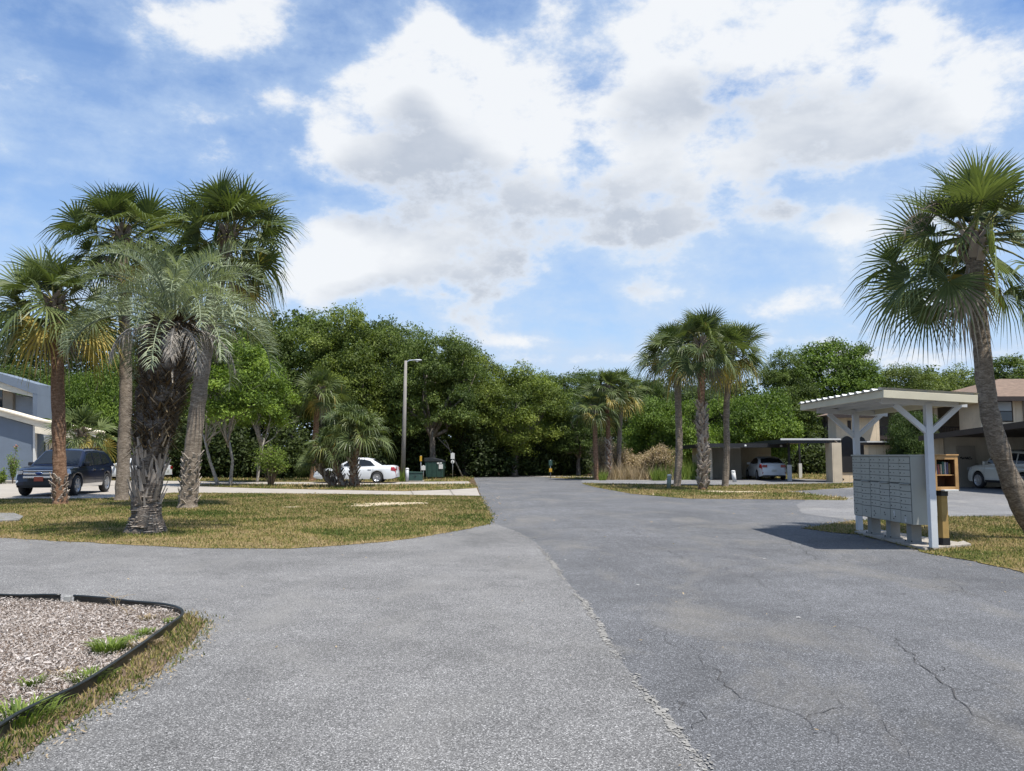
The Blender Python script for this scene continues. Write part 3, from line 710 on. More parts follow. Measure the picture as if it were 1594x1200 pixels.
TALL = oak_template(21, (3.6, 3.4, 5.0), 7.2, 40, 4.5, .28, puff=(.8, 1.5), spread=.2)
SMALL = oak_template(31, (2.3, 2.0, 2.5), 4.6, 34, 2.4, .10, puff=(.6, 1.1), twigs=42, leaf=.07, spread=.13, per=18, low=-.75, stems=2, bark=M_['palebark'])
BUSH = oak_template(41, (3.6, 2.4, 2.1), 1.9, 44, .9, .2, puff=(.6, 1.2), low=-.9, spread=.15, leaf=.062, twigs=80, per=22)
def tree(name, tpl, px, d, top, wid, label, col=(1, 1, 1), rz=None, cat='tree', group='trees along the edge of the wood', zbase=0, hgt=None):
    c, t = tpl; x = at(px, 700, d).x
    H = {id(OAKS[0]): 12.0, id(OAKS[1]): 12.1, id(OAKS[2]): 10.6, id(OAKS[3]): 12.4, id(TALL): 12.6, id(SMALL): 7.3, id(BUSH): 4.2}[id(tpl)]
    Wd = {id(OAKS[0]): 12.2, id(OAKS[1]): 11.2, id(OAKS[2]): 12.8, id(OAKS[3]): 10.4, id(TALL): 8.0, id(SMALL): 5.3, id(BUSH): 8.0}[id(tpl)]
    h = at(px, top, d).z; w = wid / F * d
    e = empty(name, (x, d, zbase), rz if rz is not None else (px * 1.7) % 6.28, label, cat, group)
    sx = w / Wd; e.scale = (sx, sx, h / H)
    for s_ in (c, t):
        o = s_.copy(); COL.objects.link(o); o.parent = e; o.color = (*col, 1)
    return e
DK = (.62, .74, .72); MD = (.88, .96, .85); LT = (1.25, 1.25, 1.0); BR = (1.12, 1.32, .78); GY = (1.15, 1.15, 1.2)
T = tree
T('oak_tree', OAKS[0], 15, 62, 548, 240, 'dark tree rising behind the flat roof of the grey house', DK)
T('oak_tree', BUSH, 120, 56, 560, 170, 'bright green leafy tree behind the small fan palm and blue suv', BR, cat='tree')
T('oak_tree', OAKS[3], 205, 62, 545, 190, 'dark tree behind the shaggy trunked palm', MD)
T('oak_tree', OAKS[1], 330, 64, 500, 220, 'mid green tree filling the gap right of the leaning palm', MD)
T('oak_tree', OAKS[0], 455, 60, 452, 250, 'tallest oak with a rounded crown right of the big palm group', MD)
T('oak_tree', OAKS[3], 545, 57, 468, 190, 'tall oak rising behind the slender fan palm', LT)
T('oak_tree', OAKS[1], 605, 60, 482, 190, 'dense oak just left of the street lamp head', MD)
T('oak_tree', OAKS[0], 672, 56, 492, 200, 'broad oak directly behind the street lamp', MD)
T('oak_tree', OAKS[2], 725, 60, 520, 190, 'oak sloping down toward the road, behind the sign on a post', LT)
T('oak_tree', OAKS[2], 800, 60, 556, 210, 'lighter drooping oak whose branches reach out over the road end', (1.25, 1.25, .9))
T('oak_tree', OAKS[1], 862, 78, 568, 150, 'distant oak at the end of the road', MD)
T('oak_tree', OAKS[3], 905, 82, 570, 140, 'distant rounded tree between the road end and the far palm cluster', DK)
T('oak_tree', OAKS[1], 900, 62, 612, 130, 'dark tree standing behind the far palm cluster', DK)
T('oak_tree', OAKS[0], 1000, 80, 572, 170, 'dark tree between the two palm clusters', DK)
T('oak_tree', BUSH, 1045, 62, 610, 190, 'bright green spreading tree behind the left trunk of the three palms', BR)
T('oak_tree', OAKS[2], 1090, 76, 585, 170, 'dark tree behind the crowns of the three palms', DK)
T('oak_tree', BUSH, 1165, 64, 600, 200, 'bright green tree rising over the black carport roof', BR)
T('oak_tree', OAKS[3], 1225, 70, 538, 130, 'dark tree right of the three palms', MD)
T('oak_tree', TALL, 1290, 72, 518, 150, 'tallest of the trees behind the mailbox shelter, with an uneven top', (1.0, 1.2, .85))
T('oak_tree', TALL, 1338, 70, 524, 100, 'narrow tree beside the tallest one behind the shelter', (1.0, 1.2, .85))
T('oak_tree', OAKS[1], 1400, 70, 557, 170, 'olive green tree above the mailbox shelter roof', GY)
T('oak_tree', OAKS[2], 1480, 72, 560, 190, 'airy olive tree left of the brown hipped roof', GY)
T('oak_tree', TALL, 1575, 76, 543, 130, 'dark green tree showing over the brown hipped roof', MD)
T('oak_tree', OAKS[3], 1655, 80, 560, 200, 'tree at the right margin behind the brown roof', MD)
T('small_tree', SMALL, 350, 41.5, 518, 180, 'bright green two-stemmed tree on the strip between the drives', BR, rz=0.1, group='small trees')
T('small_tree', SMALL, 402, 47, 545, 130, 'bright green tree behind the two-stemmed tree', BR, rz=1.9, group='small trees')
T('shrub_tree', BUSH, 1425, 43.5, 628, 120, 'dark bushy tree in front of the balconies of the beige building', DK, group='small trees', cat='tree')
# the dark mass of the wood behind the first rows
def wood():
    rg = np.random.default_rng(99); C = []; T_ = []
    segs = [((-330, 72), (430, 72), 470, 60), ((430, 70), (620, 68), 490, 60), ((620, 66), (740, 70), 540, 60), ((740, 74), (900, 92), 585, 60), ((880, 92), (1100, 88), 590, 60), ((1080, 84), (1400, 82), 575, 60), ((1400, 84), (1900, 90), 575, 60)]
    for (a, da), (b_, db), top, _ in segs:
        A = at(a, top, da); B = at(b_, top, db); n = int((B - A).length * 1900)
        u = rg.random(n); x = A.x + (B.x - A.x) * u + rg.normal(0, 1.5, n); y = A.y + (B.y - A.y) * u + rg.uniform(-2.5, 3, n)
        hh = A.z + (B.z - A.z) * u + 1.2 * np.sin(x * .9) + .8 * np.sin(x * 2.3 + 1) - 1.6
        z = hh * rg.random(n) ** 1.15
        C.append(np.stack([x, y, z], 1)); T_.append(np.clip(.35 + .25 * np.sin(x * 1.1 + z * .9) + rg.normal(0, .12, n), 0, .9))
    C = np.concatenate(C); O = np.tile(np.array([0, -1., 0]), (len(C), 1))
    V = leaf_quads(C, O, .19, rg)
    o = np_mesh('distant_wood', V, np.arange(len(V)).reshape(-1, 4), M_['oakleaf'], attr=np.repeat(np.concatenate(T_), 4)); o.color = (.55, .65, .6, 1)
    tag(o, 'dense dark wood closing the view behind the nearer trees', 'wood', kind='stuff')
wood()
def understory():
    rg = np.random.default_rng(98); C = []; T_ = []; n0 = 0
    line = [(-300, 57, 4), (60, 57, 4), (300, 55, 5), (430, 53.5, 4.2), (600, 54, 4.5), (700, 56, 4.5), (780, 57, 4.2), (860, 61, 3.2), (905, 66, 3), (1000, 66, 3.4), (1100, 66, 3.5), (1300, 66, 4), (1700, 66, 5)]
    for (a, da, ha), (b_, db, hb) in zip(line[:-1], line[1:]):
        A = at(a, 700, da); B = at(b_, 700, db); L = (B - A).length; nb = int(L * 2.0) + 1
        for k in range(nb):
            u = rg.random(); cx = A.x + (B.x - A.x) * u; cy = A.y + (B.y - A.y) * u + rg.uniform(-.3, 6); H = (ha + (hb - ha) * u) * rg.uniform(.35, 1.1)
            n = int(300 * H); d = rg.normal(size=(n, 3)); d /= np.linalg.norm(d, axis=1)[:, None]
            p = np.array([cx, cy, H * .45]) + d * np.array([1.5, 1.0, H * .5]) * rg.uniform(.5, 1.1, (n, 1))
            p[:, 2] = np.abs(p[:, 2]); C.append(p); T_.append(np.clip(rg.uniform(0, .55) + rg.normal(0, .15, n), 0, .95))
    C = np.concatenate(C); V = leaf_quads(C, np.tile(np.array([0, -1., .3]), (len(C), 1)), .13, rg)
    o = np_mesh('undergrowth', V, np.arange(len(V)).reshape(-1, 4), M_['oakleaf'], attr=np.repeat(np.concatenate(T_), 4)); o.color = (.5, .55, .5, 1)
    tag(o, 'dark tangled undergrowth at the foot of the wood', 'undergrowth', kind='stuff')
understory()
# pale fallen limbs in the gloom
def limbs():
    for k, (pts, lab) in enumerate([([(720, 742, 56), (700, 700, 56), (672, 672, 56.5), (650, 640, 57)], 'pale dead limb leaning in the shade behind the sign'), ([(585, 742, 56), (590, 690, 56), (575, 640, 57)], 'grey bare stem behind the white sedan')]):
        mb = MB(); pp = [at(*q) for q in pts]; pp = [Vector((p.x, p.y, max(.03, p.z))) for p in pp]
        n = len(pp); mb.tube(pp, [.05 - .03 * i / (n - 1) for i in range(n)], 6)
        for i in range(1, n):
            e = pp[i] + Vector((random.uniform(-1, 1), random.uniform(-.3, .3), random.uniform(.2, 1))); mb.tube([pp[i], pp[i].lerp(e, .5) + Vector((0, 0, .1)), e], [.035, .025, .01], 5)
        tag(mb.build('dead_branch', M_['palebark']), lab, 'branch', 'bare branches in the wood edge')
limbs()
# scrub on the right: twiggy bushes, dry weeds, dark green clumps
def twig_bush(px, d, wpx, hpx, seed, label, leafy=0.25, mat='twig', lmat=None, name='bush'):
    rg = random.Random(seed); c = at(px, 745, d); r_ = wpx / 2 / F * d; h = hpx / F * d; e = empty(name, (c.x, d, 0), 0, label, 'bush', 'bushes')
    mb = MB(); tips = []
    for i in range(46):
        a = rg.uniform(0, 2 * PI); s = math.sqrt(rg.random()); ex = r_ * s * math.cos(a); ey = r_ * .7 * s * math.sin(a); ez = h * math.sqrt(max(.1, 1 - .75 * s * s)) * rg.uniform(.7, 1)
        st = Vector((ex * .12, ey * .12, 0)); en = Vector((ex, ey, ez)); md = st.lerp(en, .5) + Vector((-ex * .15, -ey * .15, ez * .12))
        mb.tube([st, md, en], [.03, .018, .006], 4, tint=rg.random() * .8)
        for k in range(7):
            s2 = md.lerp(en, rg.random()); e2 = s2 + Vector((rg.gauss(0, .22), rg.gauss(0, .22), rg.uniform(0, .35))); mb.tube([s2, e2], [.010, .004], 3, tint=rg.random() * .9); tips.append(e2)
    mb.build('stems', M_[mat], e, fix=False)
    rn = np.random.default_rng(seed); tp = np.array([tuple(t) for t in tips]); n = int(len(tp) * 14 * leafy * 2)
    C = tp[rn.integers(0, len(tp), n)] + rn.normal(0, .12, (n, 3)); C[:, 2] = np.maximum(C[:, 2], .05)
    V = leaf_quads(C, C * 0, .05, rn); o = np_mesh('leaves', V, np.arange(len(V)).reshape(-1, 4), M_[lmat or 'straw'], e, attr=np.repeat(rn.random(n) * .8, 4))
    o.color = (1.2, 1.2, .9, 1); return e
twig_bush(422, 41.5, 46, 62, 1, 'low half-bare bush between the drives left of the shrub palm', .5, lmat='weed')
twig_bush(1027, 52, 52, 52, 2, 'rounded dry grey bush left of the three palms', 1.2)
twig_bush(985, 54, 60, 34, 3, 'low dry tan bush beside the rounded grey bush', .8)
twig_bush(938, 53, 40, 70, 4, 'tall dry twiggy bush left among the far palm trunks', .4)
twig_bush(960, 54, 40, 60, 5, 'dry twiggy bush right among the far palm trunks', .4)
twig_bush(1000, 58, 60, 36, 6, 'dry tan bush farther back beside the wood', .8)
def weeds(px0, px1, d0, d1, n, h, seed, label, mat, name='tall_weeds'):
    rg = np.random.default_rng(seed); d = rg.uniform(d0, d1, n); x = (rg.uniform(px0, px1, n) - 797) / F * d
    hh = h * rg.lognormal(0, .3, n); a = rg.uniform(0, 2 * PI, n); w = .022; le = rg.normal(0, .3, n) * hh
    V = np.stack([np.stack([x - w * np.cos(a), d - w * np.sin(a), x * 0], 1), np.stack([x + w * np.cos(a), d + w * np.sin(a), x * 0], 1), np.stack([x + le, d, hh], 1)], 1)
    o = np_mesh(name, V.reshape(-1, 3), np.arange(3 * n).reshape(-1, 3), M_[mat], attr=np.repeat(rg.random(n) * .85, 3)); return tag(o, label, 'weeds', kind='stuff')
weeds(925, 1050, 51, 56, 5000, .75, 1, 'dry tan weeds left of the three palms', 'straw')
weeds(1035, 1100, 51, 56, 2600, .9, 2, 'yellow green weeds behind the three palm trunks', 'weed')
weeds(1015, 1034, 49.5, 51, 500, .6, 3, 'dark green clump before the rounded dry bush', 'weed')
weeds(932, 942, 50, 51.5, 300, .45, 4, 'green weeds at the foot of the far palms', 'weed')
weeds(622, 632, 48.2, 48.9, 120, .6, 5, 'green weeds round the foot of the street lamp', 'weed')
# ------------------------------------------------------------------ palms
def fan_leaf(mb, c, az, el, pet, L, rg, m=34, droop=.5, tint=None, span=125, stub=True):
    d = Vector((math.cos(el) * math.cos(az), math.cos(el) * math.sin(az), math.sin(el)))
    sag = .16 * pet * max(.05, math.cos(el))
    mid = c + d * pet * .55 + Vector((0, 0, -sag * .25)); hub = c + d * pet + Vector((0, 0, -sag))
    if stub: mb.tube([c, mid, hub], [.028, .018, .012], 4, cap=False, tint=.85)
    t = (hub - mid).normalized(); s = t.cross(Vector((0, 0, 1)))
    if s.length < .05: s = Vector((math.sin(az), -math.cos(az), 0))
    s.normalize(); n = s.cross(t).normalized()
    tw = rg.uniform(-1.0, 1.0); s, n = s * math.cos(tw) + n * math.sin(tw), n * math.cos(tw) - s * math.sin(tw)
    base_t = tint if tint is not None else rg.uniform(.1, .65)
    dth = R(2 * span) / (m - 1); recurve = rg.uniform(.2, .55)
    for i in range(m):
        th = R(-span) + dth * i; a = abs(th) / R(span)
        Li = L * (1 - .28 * a * a) * rg.uniform(.9, 1.06)
        dirv = t * math.cos(th) + s * math.sin(th); side = s * math.cos(th) - t * math.sin(th)
        k = rg.uniform(.6, 1.4) * droop; vs = []
        roll = (.35 if i % 2 else -.35)
        for r, wf in ((.03, .1), (.36, 1.0), (.70, .60), (1.0, .04)):
            p = hub + dirv * (r * Li) + n * (Li * (.46 * abs(math.sin(th)) * r - recurve * r * r * max(0, math.cos(th)) * .8))
            g = max(0, r - .45); p = p + Vector((0, 0, -k * Li * g * g * 1.9))
            w = .36 * L * dth * .52 * wf
            vs += [p - side * w + n * w * roll, p + side * w - n * w * roll]
        tt = min(.97, max(0, base_t + rg.gauss(0, .10) + (.08 if i % 2 else -.08)))
        if tint is not None and tint > .95: tt = min(1, max(.8, rg.gauss(.95, .05)))
        mb.add(vs, [(0, 1, 3, 2), (2, 3, 5, 4), (4, 5, 7, 6)], tint=tt)
def boots(mb, path, rad, z0, z1, n, size, rg, lean=.7, tspan=(0, .9), gauss=.25):
    # stubs of old leaf bases set in a spiral; path(z) is the trunk axis
    for i in range(n):
        z = z0 + (z1 - z0) * (i + .5) / n; az = i * 2.39996 + rg.gauss(0, .12); c = path(z); r_ = rad(z)
        o = Vector((math.cos(az), math.sin(az), 0)); s = Vector((-math.sin(az), math.cos(az), 0))
        L = size * rg.uniform(.7, 1.3); w = size * rg.uniform(.2, .34); up = Vector((0, 0, 1))
        sg = rg.choice((-1, 1)); ln = rg.gauss(lean, gauss)
        b0 = c + o * r_ * .92; tip = b0 + o * L * ln * .55 + up * L * .8 + s * L * .35 * sg
        t = rg.uniform(*tspan)
        vs = [b0 - s * w, b0 + s * w, tip + s * w * .5, tip - s * w * .5]
        vs += [v + o * .018 - up * .01 for v in vs]
        mb.add(vs, [(0, 1, 2, 3), (4, 7, 6, 5), (0, 4, 5, 1), (1, 5, 6, 2), (2, 6, 7, 3), (3, 7, 4, 0)], tint=t)
def path_fn(pts):
    def f(z):
        for a, b_ in zip(pts[:-1], pts[1:]):
            if z <= b_.z: u = (z - a.z) / max(1e-5, b_.z - a.z); return a.lerp(b_, max(0, u))
        return pts[-1]
    return f
def spline(pts, n=30):
    out = []; k = len(pts)
    for i in range(n + 1):
        u = i / n * (k - 1); j = min(k - 2, int(u)); f = u - j
        p0, p1, p2, p3 = pts[max(0, j - 1)], pts[j], pts[j + 1], pts[min(k - 1, j + 2)]
        out.append(0.5 * ((2 * p1) + (p2 - p0) * f + (2 * p0 - 5 * p1 + 4 * p2 - p3) * f * f + (3 * p1 - p0 - 3 * p2 + p3) * f ** 3))
    return out
def sabal(label, d, pxs, r0, r1, Rr, nf, seed, bark='palmG', group=None, name='palm_tree', flare=1.25, yellow=2, elr=(80, -50), boot=None, L=None, m=32, dens_core=True, droop=.5, skirt=0):
    rg = random.Random(seed); pts3 = [at(px, py, d) for px, py in pxs]; b0 = pts3[0].copy(); pts3[0].z = -.03
    e = empty(name, (b0.x, d, 0), 0, label, 'palm tree', group)
    loc = [Vector((p.x - b0.x, rg.uniform(-.05, .05) if i else 0, p.z)) for i, p in enumerate(pts3)]
    path = spline(loc, 46); H = path[-1].z; n = len(path)
    rad = [(r0 + (r1 - r0) * (i / (n - 1))) * (1 + (flare - 1) * math.exp(-i / (n - 1) * H / .35)) * (1 + .03 * math.sin(i * 2.1)) for i in range(n)]
    mb = MB(); mb.tube(path, rad, 18, wob=.18, seed=seed); mb.build('trunk', M_[bark], e)
    top = path[-1]; pf = path_fn(path); rf = lambda z: r0 + (r1 - r0) * z / H
    pet = Rr * .55; L = L or Rr * .54
    cr = MB()
    nf = int(nf * 1.1)
    for i in range(nf):
        u = i / (nf - 1); el = R(elr[0] + (elr[1] - elr[0]) * u ** .9 + rg.uniform(-12, 12)); az = i * 2.39996 + rg.uniform(-.25, .25)
        c = top + Vector((0, 0, .25 * (1 - u) - .15)) + Vector((math.cos(az), math.sin(az), 0)) * .1
        yl = (1.0 if i >= nf - yellow else None)
        fan_leaf(cr, c, az, el, pet * rg.uniform(.6, 1.2) * (.62 + .5 * min(1, u * 1.6)), L * rg.uniform(.8, 1.15), rg, m, droop=(droop * (.35 if u < .45 else 1) + (.3 if u > .7 else 0)), tint=yl)
    cr.build('crown', M_['sabal'], e, fix=False)
    db = MB(); boots(db, pf, rf, H - .55, H + .05, 46, .3, rg, lean=1.0, tspan=(.1, .7)); db.build('leaf_bases', M_['boot'], e, fix=False)
    if skirt:
        sk = MB()
        for i in range(skirt): fan_leaf(sk, top + Vector((0, 0, -.25)), rg.uniform(0, 6.28), R(rg.uniform(-82, -60)), pet * rg.uniform(.5, .9), L * .9, rg, 20, droop=1.0, tint=rg.uniform(.1, .9), span=70)
        sk.build('dead_fronds', M_['deadfrond'], e, fix=False)
    if boot:
        for (z0, z1, cnt, size) in boot:
            bb = MB(); boots(bb, pf, lambda z: rf(z) * 1.0, z0, z1, cnt, size, rg, tspan=(.25, 1)); bb.build('boots', M_['boot'], e, fix=False)
    return e, top + Vector((b0.x, d, 0))
G1 = 'palms on the left lawn'
sabal('reddish-trunked fan palm before the dark blue suv', 26.0, [(93, 786), (93, 700), (89, 600), (86, 500), (85, 468)], .2, .19, 2.15, 36, 1, 'palmA', G1, boot=[(.05, .9, 60, .16)], skirt=3, yellow=5)
sabal('straight fan palm second from left on the lawn', 28.0, [(189, 780), (192, 700), (195, 600), (194, 480), (190, 362)], .23, .17, 2.25, 38, 2, 'palmG', G1, flare=1.15, skirt=3)
sabal('tall leaning fan palm at the right of the lawn group', 24.2, [(292, 790), (300, 700), (316, 570), (334, 460), (357, 360)], .26, .19, 2.2, 42, 3, 'palmG', G1, flare=1.35, boot=[(.1, 1.6, 90, .17)], skirt=3, yellow=1)
sabal('large fan palm with a curved leaning trunk beside the mailboxes', 15.4, [(1622, 845), (1590, 790), (1556, 705), (1537, 620), (1524, 510), (1512, 368)], .2, .14, 1.98, 35, 4, 'palmG', None, flare=1.2, m=40, skirt=2, yellow=1, elr=(82, -52), droop=.35)
G2 = 'three palms on the grass island'
sabal('left palm of the three on the grass island with a bare trunk', 40.5, [(1054, 757), (1057, 700), (1056, 630), (1051, 546)], .185, .165, 2.05, 34, 5, 'palmG', G2, flare=1.15, skirt=2, elr=(80, -42))
sabal('middle palm of the three with a crisscross booted lower trunk', 36.7, [(1094, 763), (1095, 700), (1092, 630), (1092, 532)], .19, .16, 2.1, 40, 6, 'palmA', G2, flare=1.2, boot=[(0.1, 3.9, 330, .27)], skirt=2, elr=(80, -42))
sabal('right palm of the three with yellowing lower fronds', 40.5, [(1129, 758), (1131, 700), (1131, 630), (1138, 546)], .165, .145, 2.1, 38, 7, 'palmG', G2, flare=1.15, yellow=6, skirt=2, elr=(80, -44))
G3 = 'far palm cluster'
sabal('left shorter palm of the far cluster', 51, [(929, 746), (927, 700), (925, 634)], .16, .14, 1.6, 28, 8, 'palmA', G3, skirt=1, m=22, elr=(80, -36))
sabal('middle palm of the far cluster', 51.5, [(949, 746), (947, 690), (945, 603)], .16, .14, 1.75, 34, 9, 'palmA', G3, yellow=3, boot=[(0.1, 2.6, 100, .22)], m=22, skirt=1, elr=(80, -36))
sabal('right palm of the far cluster with golden lower fronds', 53, [(963, 745), (964, 690), (968, 606)], .16, .14, 1.75, 34, 10, 'palmG', G3, yellow=6, m=22, skirt=1, elr=(80, -36))
sabal('slender fan palm against the wood behind the shrub palm', 49, [(487, 746), (490, 700), (493, 650), (499, 606)], .19, .14, 1.8, 34, 11, 'palmA', None, yellow=3, m=24, skirt=2)
sabal('small fan palm behind the roof of the dark blue suv', 41, [(124, 749), (125, 700), (129, 672)], .15, .14, 1.75, 30, 12, 'palmG', None, yellow=4, m=24, elr=(82, -35))
def shrub_palm():
    d = 40; b0 = at(545, 757, d); e = empty('shrub_palm', (b0.x, d, 0), 0, 'clumping shrub palm in front of the white sedan', 'palm tree'); rg = random.Random(5)
    for k, (pa, pb, Rr, nf) in enumerate([((548, 757), (562, 678), 1.7, 34), ((536, 757), (515, 696), 1.45, 24), ((556, 757), (537, 660), 1.5, 22), ((520, 757), (488, 718), 1.15, 18)]):
        a = at(*pa, d); b_ = at(*pb, d); A = Vector((a.x - b0.x, .1 * k, -.02)); B = Vector((b_.x - b0.x, .25 * k - .3, b_.z)); M = A.lerp(B, .5) + Vector((-.08, 0, 0))
        path = spline([A, M, B], 14); mb = MB(); mb.tube(path, [.17 - .004 * i for i in range(15)], 10, wob=.3); mb.build('trunk', M_['palmA'], e)
        pf = path_fn(path); bb = MB(); boots(bb, pf, lambda z: .16, .05, B.z, 70, .26, rg, lean=.8, tspan=(.0, .8)); bb.build('boots', M_['boot'], e, fix=False)
        cr = MB()
        for i in range(nf):
            u = i / (nf - 1); fan_leaf(cr, B + Vector((0, 0, -.1)), i * 2.4 + rg.uniform(-.3, .3), R(80 - 92 * u + rg.uniform(-8, 8)), Rr * .55 * rg.uniform(.8, 1.2), Rr * .55, rg, 24, droop=.8, tint=rg.uniform(.2, .75))
        cr.build('crown', M_['sabal'], e, fix=False)
shrub_palm()
def pinnate(mb, c, az, el0, L, rg, tint, curl=115, n=46, ll=.52, live=True):
    # arching feather frond: rachis and two rows of leaflets
    p = c.copy(); el = el0; pts = [p.copy()]; ds = []
    h = Vector((math.cos(az), math.sin(az), 0)); sw = rg.uniform(-.25, .25)
    for i in range(14):
        u = i / 14; el = el0 - R(curl) * u ** 1.25
        hh = Vector((math.cos(az + sw * u), math.sin(az + sw * u), 0))
        d = hh * math.cos(el) + Vector((0, 0, math.sin(el))); ds.append(d); p = p + d * (L / 14); pts.append(p.copy())
    ds.append(ds[-1])
    mb.tube(pts, [.022 * (1 - .85 * i / 14) + .003 for i in range(15)], 4, cap=False, tint=min(.8, tint + .1))
    s0 = Vector((-math.sin(az), math.cos(az), 0))
    for i in range(n):
        u = .16 + .84 * i / n; f = u * 14; j = min(13, int(f)); q = pts[j].lerp(pts[j + 1], f - j); d = ds[j]
        up = s0.cross(d); up = up if up.z > 0 else -up
        lf = ll * (math.sin(PI * min(1, u * .85 + .12)) ** .6) * rg.uniform(.85, 1.1)
        for sg in (-1, 1):
            v = (d * .62 + s0 * sg * .60 + (up * .75 if live else Vector((0, 0, -.7))) + Vector((rg.gauss(0, .16), rg.gauss(0, .16), rg.gauss(0, .14) if live else rg.gauss(0, .4)))).normalized()
            w = (.0085 if live else .006) * rg.uniform(.8, 1.2); side = v.cross(up).normalized() if abs(v.dot(up)) < .95 else s0
            a = q + v * lf * .5; b_ = q + v * lf + Vector((0, 0, -(.26 if live else .3) * lf))
            side = (side + up * rg.uniform(-.5, .5)).normalized()
            mb.add([q - side * w * .5, q + side * w * .5, a + side * w, a - side * w, b_], [(0, 1, 2, 3), (3, 2, 4)], tint=min(.97, max(0, tint + rg.gauss(0, .1))))
def pindo():
    d = 16.6; rg = random.Random(44); b0 = at(226, 826, d)
    e = empty('feather_palm', (b0.x, d, 0), 0, 'thick shaggy-trunked grey green feather palm at the front of the lawn', 'palm tree', G1)
    loc = [at(226, 826, d), at(229, 770, d), at(238, 690, d), at(252, 610, d), at(264, 540, d), at(272, 500, d)]
    loc = [Vector((p.x - b0.x, 0, p.z)) for p in loc]; loc[0].z = -.03
    path = spline(loc, 50); H = path[-1].z; pf = path_fn(path)
    def rf(z):
        xs = [0, .12, .35, .9, 1.4, 1.75, 2.3, 3.0, 3.8, H]; rs_ = [.37, .34, .28, .245, .27, .30, .40, .47, .52, .38]
        return float(np.interp(z, xs, rs_))
    mb = MB(); mb.tube(path, [rf(p.z) for p in path], 26, wob=.35, seed=4)
    mb.build('trunk', barkmat('grey split palm wood', (0.035, 0.028, 0.022), (0.15, 0.125, 0.105), (0.33, 0.30, 0.26), (1, 1, 4), 5, 1.0), e)
    g = MB()     # long grey splinters of the lower trunk
    for i in range(170):
        z = .55 + 1.25 * rg.random() ** .8; az = rg.uniform(0, 6.283); c = pf(z); o = Vector((math.cos(az), math.sin(az), 0)); s = Vector((-o.y, o.x, 0)); r_ = rf(z)
        L = rg.uniform(.18, .42); w = rg.uniform(.02, .045); b0_ = c + o * r_ * .95; tp = b0_ + Vector((0, 0, L)) + o * L * rg.uniform(.1, .45) + s * rg.gauss(0, .05)
        g.add([b0_ - s * w, b0_ + s * w, tp + s * w * .4, tp - s * w * .4, b0_ - s * w + o * .03, b0_ + s * w + o * .03, tp + s * w * .4 + o * .015, tp - s * w * .4 + o * .015], [(0, 1, 2, 3), (4, 7, 6, 5), (0, 4, 5, 1), (1, 5, 6, 2), (3, 2, 6, 7), (0, 3, 7, 4)], tint=rg.uniform(.3, 1))
    for i in range(150):  # ragged horizontal ridges near the foot
        z = .05 + .75 * rg.random(); az = rg.uniform(0, 6.283); c = pf(z); a2 = az + rg.uniform(.3, .8); r_ = rf(z)
        q = [c + Vector((math.cos(az + (a2 - az) * k / 3), math.sin(az + (a2 - az) * k / 3), 0)) * (r_ * 1.04 + .012 * math.sin(k * 2)) for k in range(4)]
        g.tube(q, [.006, .015, .013, .005], 4, tint=rg.uniform(.1, .8))
    g.build('trunk_splinters', M_['boot'], e, fix=False)
    s_ = MB()
    for i in range(4200):
        z = 1.7 + (H - 1.55) * rg.random(); az = rg.uniform(0, 6.283); c = pf(z); o = Vector((math.cos(az), math.sin(az), 0)); s = Vector((-o.y, o.x, 0)); r_ = rf(z) * rg.uniform(.9, 1.12)
        big = rg.random() < .09
        L = rg.uniform(.12, .30) * (1.5 if big else 1); w = rg.uniform(.007, .022) * (1.4 if big else 1); k = rg.choice((1, 1, 1, -1)) * rg.uniform(.1, .9)
        b0_ = c + o * r_ * .95; tp = b0_ + (o * rg.uniform(.3, 1.0) + Vector((0, 0, k)) + s * rg.gauss(0, .4)).normalized() * L
        s_.add([b0_ - s * w, b0_ + s * w, tp + s * w * .4, tp - s * w * .4], [(0, 1, 2, 3)], tint=(rg.uniform(.6, 1) if big and rg.random() < .6 else rg.uniform(0, .62)))
    s_.build('shaggy_boots', M_['shag'], e, fix=False)
    top = path[-1]; cr = MB(); n = 46
    for i in range(n):
        u = i / (n - 1); az = i * 2.39996 + rg.uniform(-.2, .2)
        pinnate(cr, top + Vector((0, 0, .1 - .35 * u)) + Vector((math.cos(az), math.sin(az), 0)) * .15, az, R(84 - 62 * u + rg.uniform(-6, 6)), rg.uniform(2.1, 2.65), rg, rg.uniform(.2, .72), curl=rg.uniform(105, 150), n=58)
    cr.build('crown', M_['pindo'], e, fix=False)
    dd = MB()
    for i in range(11):
        az = i * 2.39996 + rg.uniform(-.3, .3)
        pinnate(dd, top + Vector((0, 0, -.2)), az, R(rg.uniform(0, 38)), rg.uniform(1.1, 1.9), rg, rg.uniform(.25, .9), curl=rg.uniform(90, 125), n=42, ll=.42, live=False)
    dd.build('dead_fronds', M_['deadfrond'], e, fix=False)
pindo()
def stalks(px, py, d, n, Ln, seed, label):   # dried flower stalks hanging out of a fan palm crown
    rg = random.Random(seed); c = at(px, py, d); mb = MB()
    for i in range(n):
        a = rg.uniform(2.2, 4.4); p = c.copy(); pts = [p.copy()]
        for k in range(6): p = p + Vector((math.cos(a) * .28, -.1 * rg.random(), .12 - .08 * k)) * Ln; pts.append(p.copy())
        mb.tube(pts, [.008 - .001 * k for k in range(7)], 4, tint=.6)
        for k in range(34):
            q = pts[rg.randint(2, 6)]; e2 = q + Vector((rg.gauss(0, .16), rg.gauss(0, .1), rg.gauss(-.05, .14))); mb.tube([q, e2], [.004, .002], 3, tint=rg.random())
    return mb
sp = bpy.data.objects
